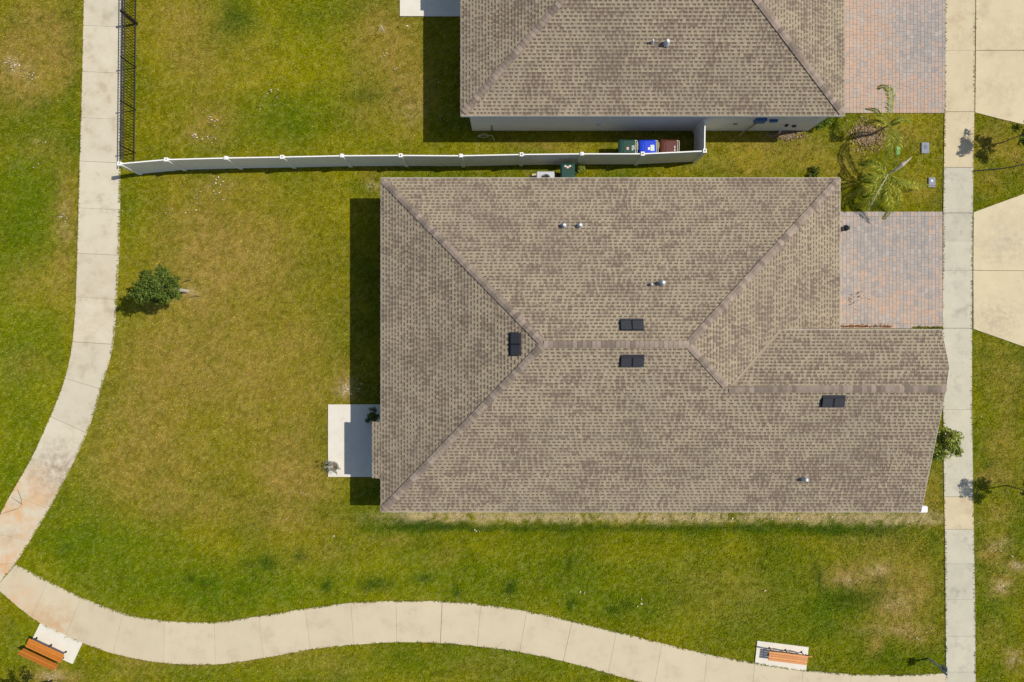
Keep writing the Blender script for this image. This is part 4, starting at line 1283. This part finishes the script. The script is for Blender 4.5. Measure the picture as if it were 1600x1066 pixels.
for (px, py, sp, n) in ((20, 103, 10, 16), (48, 120, 8, 8), (12, 95, 9, 8), (596, 45, 4, 7), (600, 88, 5, 5), (579, 114, 2, 2), (636, 41, 1.2, 2), (620, 108, 5, 3), (330, 188, 7, 9), (303, 213, 6, 9), (330, 218, 10, 8), (55, 258, 4, 3),
                        (308, 310, 3, 4), (350, 312, 3, 3), (345, 283, 20, 10), (330, 300, 20, 8), (540, 612, 8, 8), (478, 614, 2, 2), (560, 605, 12, 6), (475, 770, 4, 3), (420, 145, 20, 4), (405, 168, 5, 4), (423, 144, 5, 3), (912, 926, 4, 3), (447, 811, 3, 2), (520, 837, 3, 2), (745, 829, 4, 3), (1005, 942, 8, 4), (1195, 923, 1.5, 2),
                        (1434, 995, 2, 2), (1438, 1000, 5, 3), (1530, 652, 2, 1), (1555, 860, 14, 6), (1565, 915, 10, 6), (1229, 213, 6, 3), (1100, 810, 200, 18), (800, 808, 120, 10), (680, 130, 14, 3), (690, 185, 8, 3), (700, 110, 14, 3), (72, 225, 3, 2), (100, 340, 6, 10), (80, 1056, 12, 8), (583, 288, 4, 4), (160, 330, 200, 14), (1590, 885, 6, 5)):
    for _ in range(n):
        st.append(P(px + rs.normal() * sp * .7, py + rs.normal() * (sp if sp < 60 else 4) * .5))
scatter('stones', st, .030, [(.58, .49, .38), (.46, .37, .26), (.68, .62, .53)], 12, 'pale stones and shell bits scattered over the lawns', 'stones', z=.035, flat_=.6)

# ------------------------------------------------------------------ small yard fittings
x, y = P(1445, 231.5)
mb = thing('meter_box', (x, y, 0), 'grey rectangular meter lid in the grass between the driveways', 'meter box', local=True)
MB().box(-.19, .19, -.27, .27, -.02, .055, b=.02).build('lid', 'meter_lid', mb)
MB().box(-.07, .07, -.06, .14, .0551, .062).build('reader_cover', 'meter_hole', mb)
x, y = P(1455.5, 284)
mb = thing('meter_box', (x, y, 0), 'small square grey meter lid near the sidewalk beside the palm', 'meter box', local=True)
MB().box(-.17, .17, -.20, .20, -.02, .055, b=.02).build('lid', 'meter_lid', mb)
MB().box(-.06, .04, -.02, .08, .0551, .062).build('reader_cover', 'sticker_pale', mb)
MB().box(-.17, .17, -.27, -.205, -.02, .04).build('collar', 'meter_lid', mb)
x, y = P(1402, 233)
vb = thing('valve_box', (x, y, 0), 'bright green irrigation valve cover in the grass by the palms', 'valve box', local=True)
MB().lathe([(.13, -.02), (.13, .05), (.115, .07), (.05, .075)], 14).build('cover', 'valve_green', vb)
MB().box(-.11, .10, -.30, -.10, -.02, .055, b=.03).build('side_cover', 'valve_green', vb)
MB().box(-.03, .03, -.012, .012, .0755, .085).build('grip', 'sticker_white', vb)
x, y = P(1443, 796.5, .5)
wb = thing('utility_box', (x, y, 0), 'white rounded utility box at the front corner of the house', 'box', local=True)
MB().box(-.22, .22, -.155, .155, 0, .42, b=.04).build('cabinet', 'white_plastic', wb)
MB().box(-.235, .235, -.17, .17, .421, .50, b=.06).build('cover', 'white_plastic', wb)

x, y = P(1450.5, 1029)
sp_ = thing('sign_post', (x, y, 0), 'short grey post with a small square plate beside the path junction', 'post', local=True)
MB().box(-.035, .035, -.03, .03, 0, 1.42).build('post', 'post_grey', sp_)
MB().box(.036, .058, -.19, .19, .94, 1.38).build('plate', 'post_grey', sp_)
MB().box(-.03, .0355, -.08, .08, 1.0, 1.1).build('bracket', 'post_grey', sp_)

cp = [P3(1522, 267, .05), P3(1545, 265, .07), P3(1570, 262.5, .07), P3(1590, 259, .07), P3(1612, 253, .06), P3(1640, 246, .05)]
tag(MB().tube([cr3([Vector(c) for c in cp], k * .25) for k in range(21)], .022, 6).build('dark_line', 'dark_line'), 'thin dark line across the grass at the right edge', 'dark_line')  # thin dark tube curving over the grass
hp = [P3(773, 221, .05), P3(771, 216, .06), P3(769, 212, .16), P3(765, 212, .05), P3(758, 209, .05), P3(747, 212, .05), P3(755, 215, .06), P3(764, 212.5, .07), P3(754, 211, .08), P3(746, 214, .05)]
tag(MB().tube([cr3([Vector(c) for c in hp], k * .25) for k in range(37)], .02, 6).build('garden_hose', 'hose'), 'pale loose garden hose in the shade of the neighbouring house', 'hose')
tag(MB().tube([P3(769, 205, .05), P3(768.5, 197, .9)], .022, 6).build('stake', 'iron'), 'thin dark stake against the neighbouring wall near the hose', 'stake')

# ------------------------------------------------------------------ grass blades over the lawn (one uncountable mass)
def inside(poly, X, Y):
    res = np.zeros(X.shape, bool)
    p = np.array(poly); n = len(p)
    bb = (X > p[:, 0].min()) & (X < p[:, 0].max()) & (Y > p[:, 1].min()) & (Y < p[:, 1].max())
    xs, ys_ = X[bb], Y[bb]; r_ = np.zeros(xs.shape, bool)
    j = n - 1
    for i in range(n):
        xi, yi = p[i]; xj, yj = p[j]
        if yi != yj:
            r_ ^= ((yi > ys_) != (yj > ys_)) & (xs < (xj - xi) * (ys_ - yi) / (yj - yi) + xi)
        j = i
    res[bb] = r_
    return res


NB = 640000
BX = rng.uniform(-26.3, 26.3, NB); BY = rng.uniform(-18.0, 18.0, NB)
keep = np.ones(NB, bool)
for pl in SOLID: keep &= ~inside(pl, BX, BY)
for px, py, rr in ((1356, 211, .40),):
    cx, cy = P(px, py); keep &= ((BX - cx) ** 2 + (BY - cy) ** 2) > rr ** 2
dens = fbm(BX, BY, 1.6, 3, .6, 77.0)
keep &= rng.random(NB) < (.45 + dens)
BX, BY = BX[keep], BY[keep]
ex, ey, ea = [], [], []
re_ = np.random.default_rng(31)
for A, B, inn in EDGES:
    L = (B - A).length
    mx_ = (A + B) / 2
    if abs(mx_.x) > 26 or abs(mx_.y) > 18: continue
    k = int(L * (40 if A.x > 20 else 95))
    tt = re_.random(k); off = re_.uniform(-.015, .05, k)
    wv_ = np.clip(fbm(mx_.x + tt * L, np.full(k, mx_.y), 2.0, 3, .6, 5.0) * 2.4 - .7, .1, 1)
    kk = re_.random(k) < wv_
    q = A.x + (B.x - A.x) * tt - inn.x * off; q2 = A.y + (B.y - A.y) * tt - inn.y * off
    ex.append(q[kk]); ey.append(q2[kk]); ea.append((math.atan2(inn.y, inn.x) + re_.normal(size=k) * .8)[kk])
q = re_.uniform(P(1426, 0)[0], P(1471, 0)[0], 420); ex.append(q); ey.append(P(0, 512.5)[1] + re_.normal(size=420) * .025); ea.append(re_.random(420) * 6.28)
nE = sum(len(q) for q in ex)
BX = np.concatenate([BX] + ex); BY = np.concatenate([BY] + ey)
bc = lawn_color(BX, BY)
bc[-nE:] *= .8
lum = bc.sum(1)
n = len(BX)
a = rng.random(n) * 6.2832
L_ = rng.uniform(.045, .115, n) * (1.0 - .35 * sstep(.35, .7, lum))
lean_ = rng.uniform(.35, 1.0, n)
a[-nE:] = np.concatenate(ea)
L_[-nE:] *= 1.15
dx, dy = np.cos(a), np.sin(a)
wd = rng.uniform(.008, .017, n)
base_ = np.stack([BX, BY, np.full(n, -.018)], 1)
side = np.stack([-dy, dx, np.zeros(n)], 1) * wd[:, None]
base_[-nE:, 2] = .012
base_[-420:, 2] = .04
tip = base_ + np.stack([dx * L_ * lean_, dy * L_ * lean_, L_ * (1.15 - .85 * lean_) + .012], 1)
midp = base_ + np.stack([dx * L_ * lean_ * .45, dy * L_ * lean_ * .45, L_ * (.62 - .38 * lean_) + .012], 1)
V = np.stack([base_, midp - side, tip, midp + side], 1).reshape(-1, 3)
Fc = np.arange(n * 4).reshape(n, 4)
jit = rng.uniform(.60, 1.60, n)
bc = bc * jit[:, None] * 1.18
straw = rng.random(n) < .07
bc[straw] = bc[straw] * .4 + np.array([.34, .27, .09]) * .6
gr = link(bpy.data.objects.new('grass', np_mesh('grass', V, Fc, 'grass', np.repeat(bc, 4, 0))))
tag(gr, 'patchy green and straw coloured lawn grass around the houses and paths', 'grass', kind='stuff')
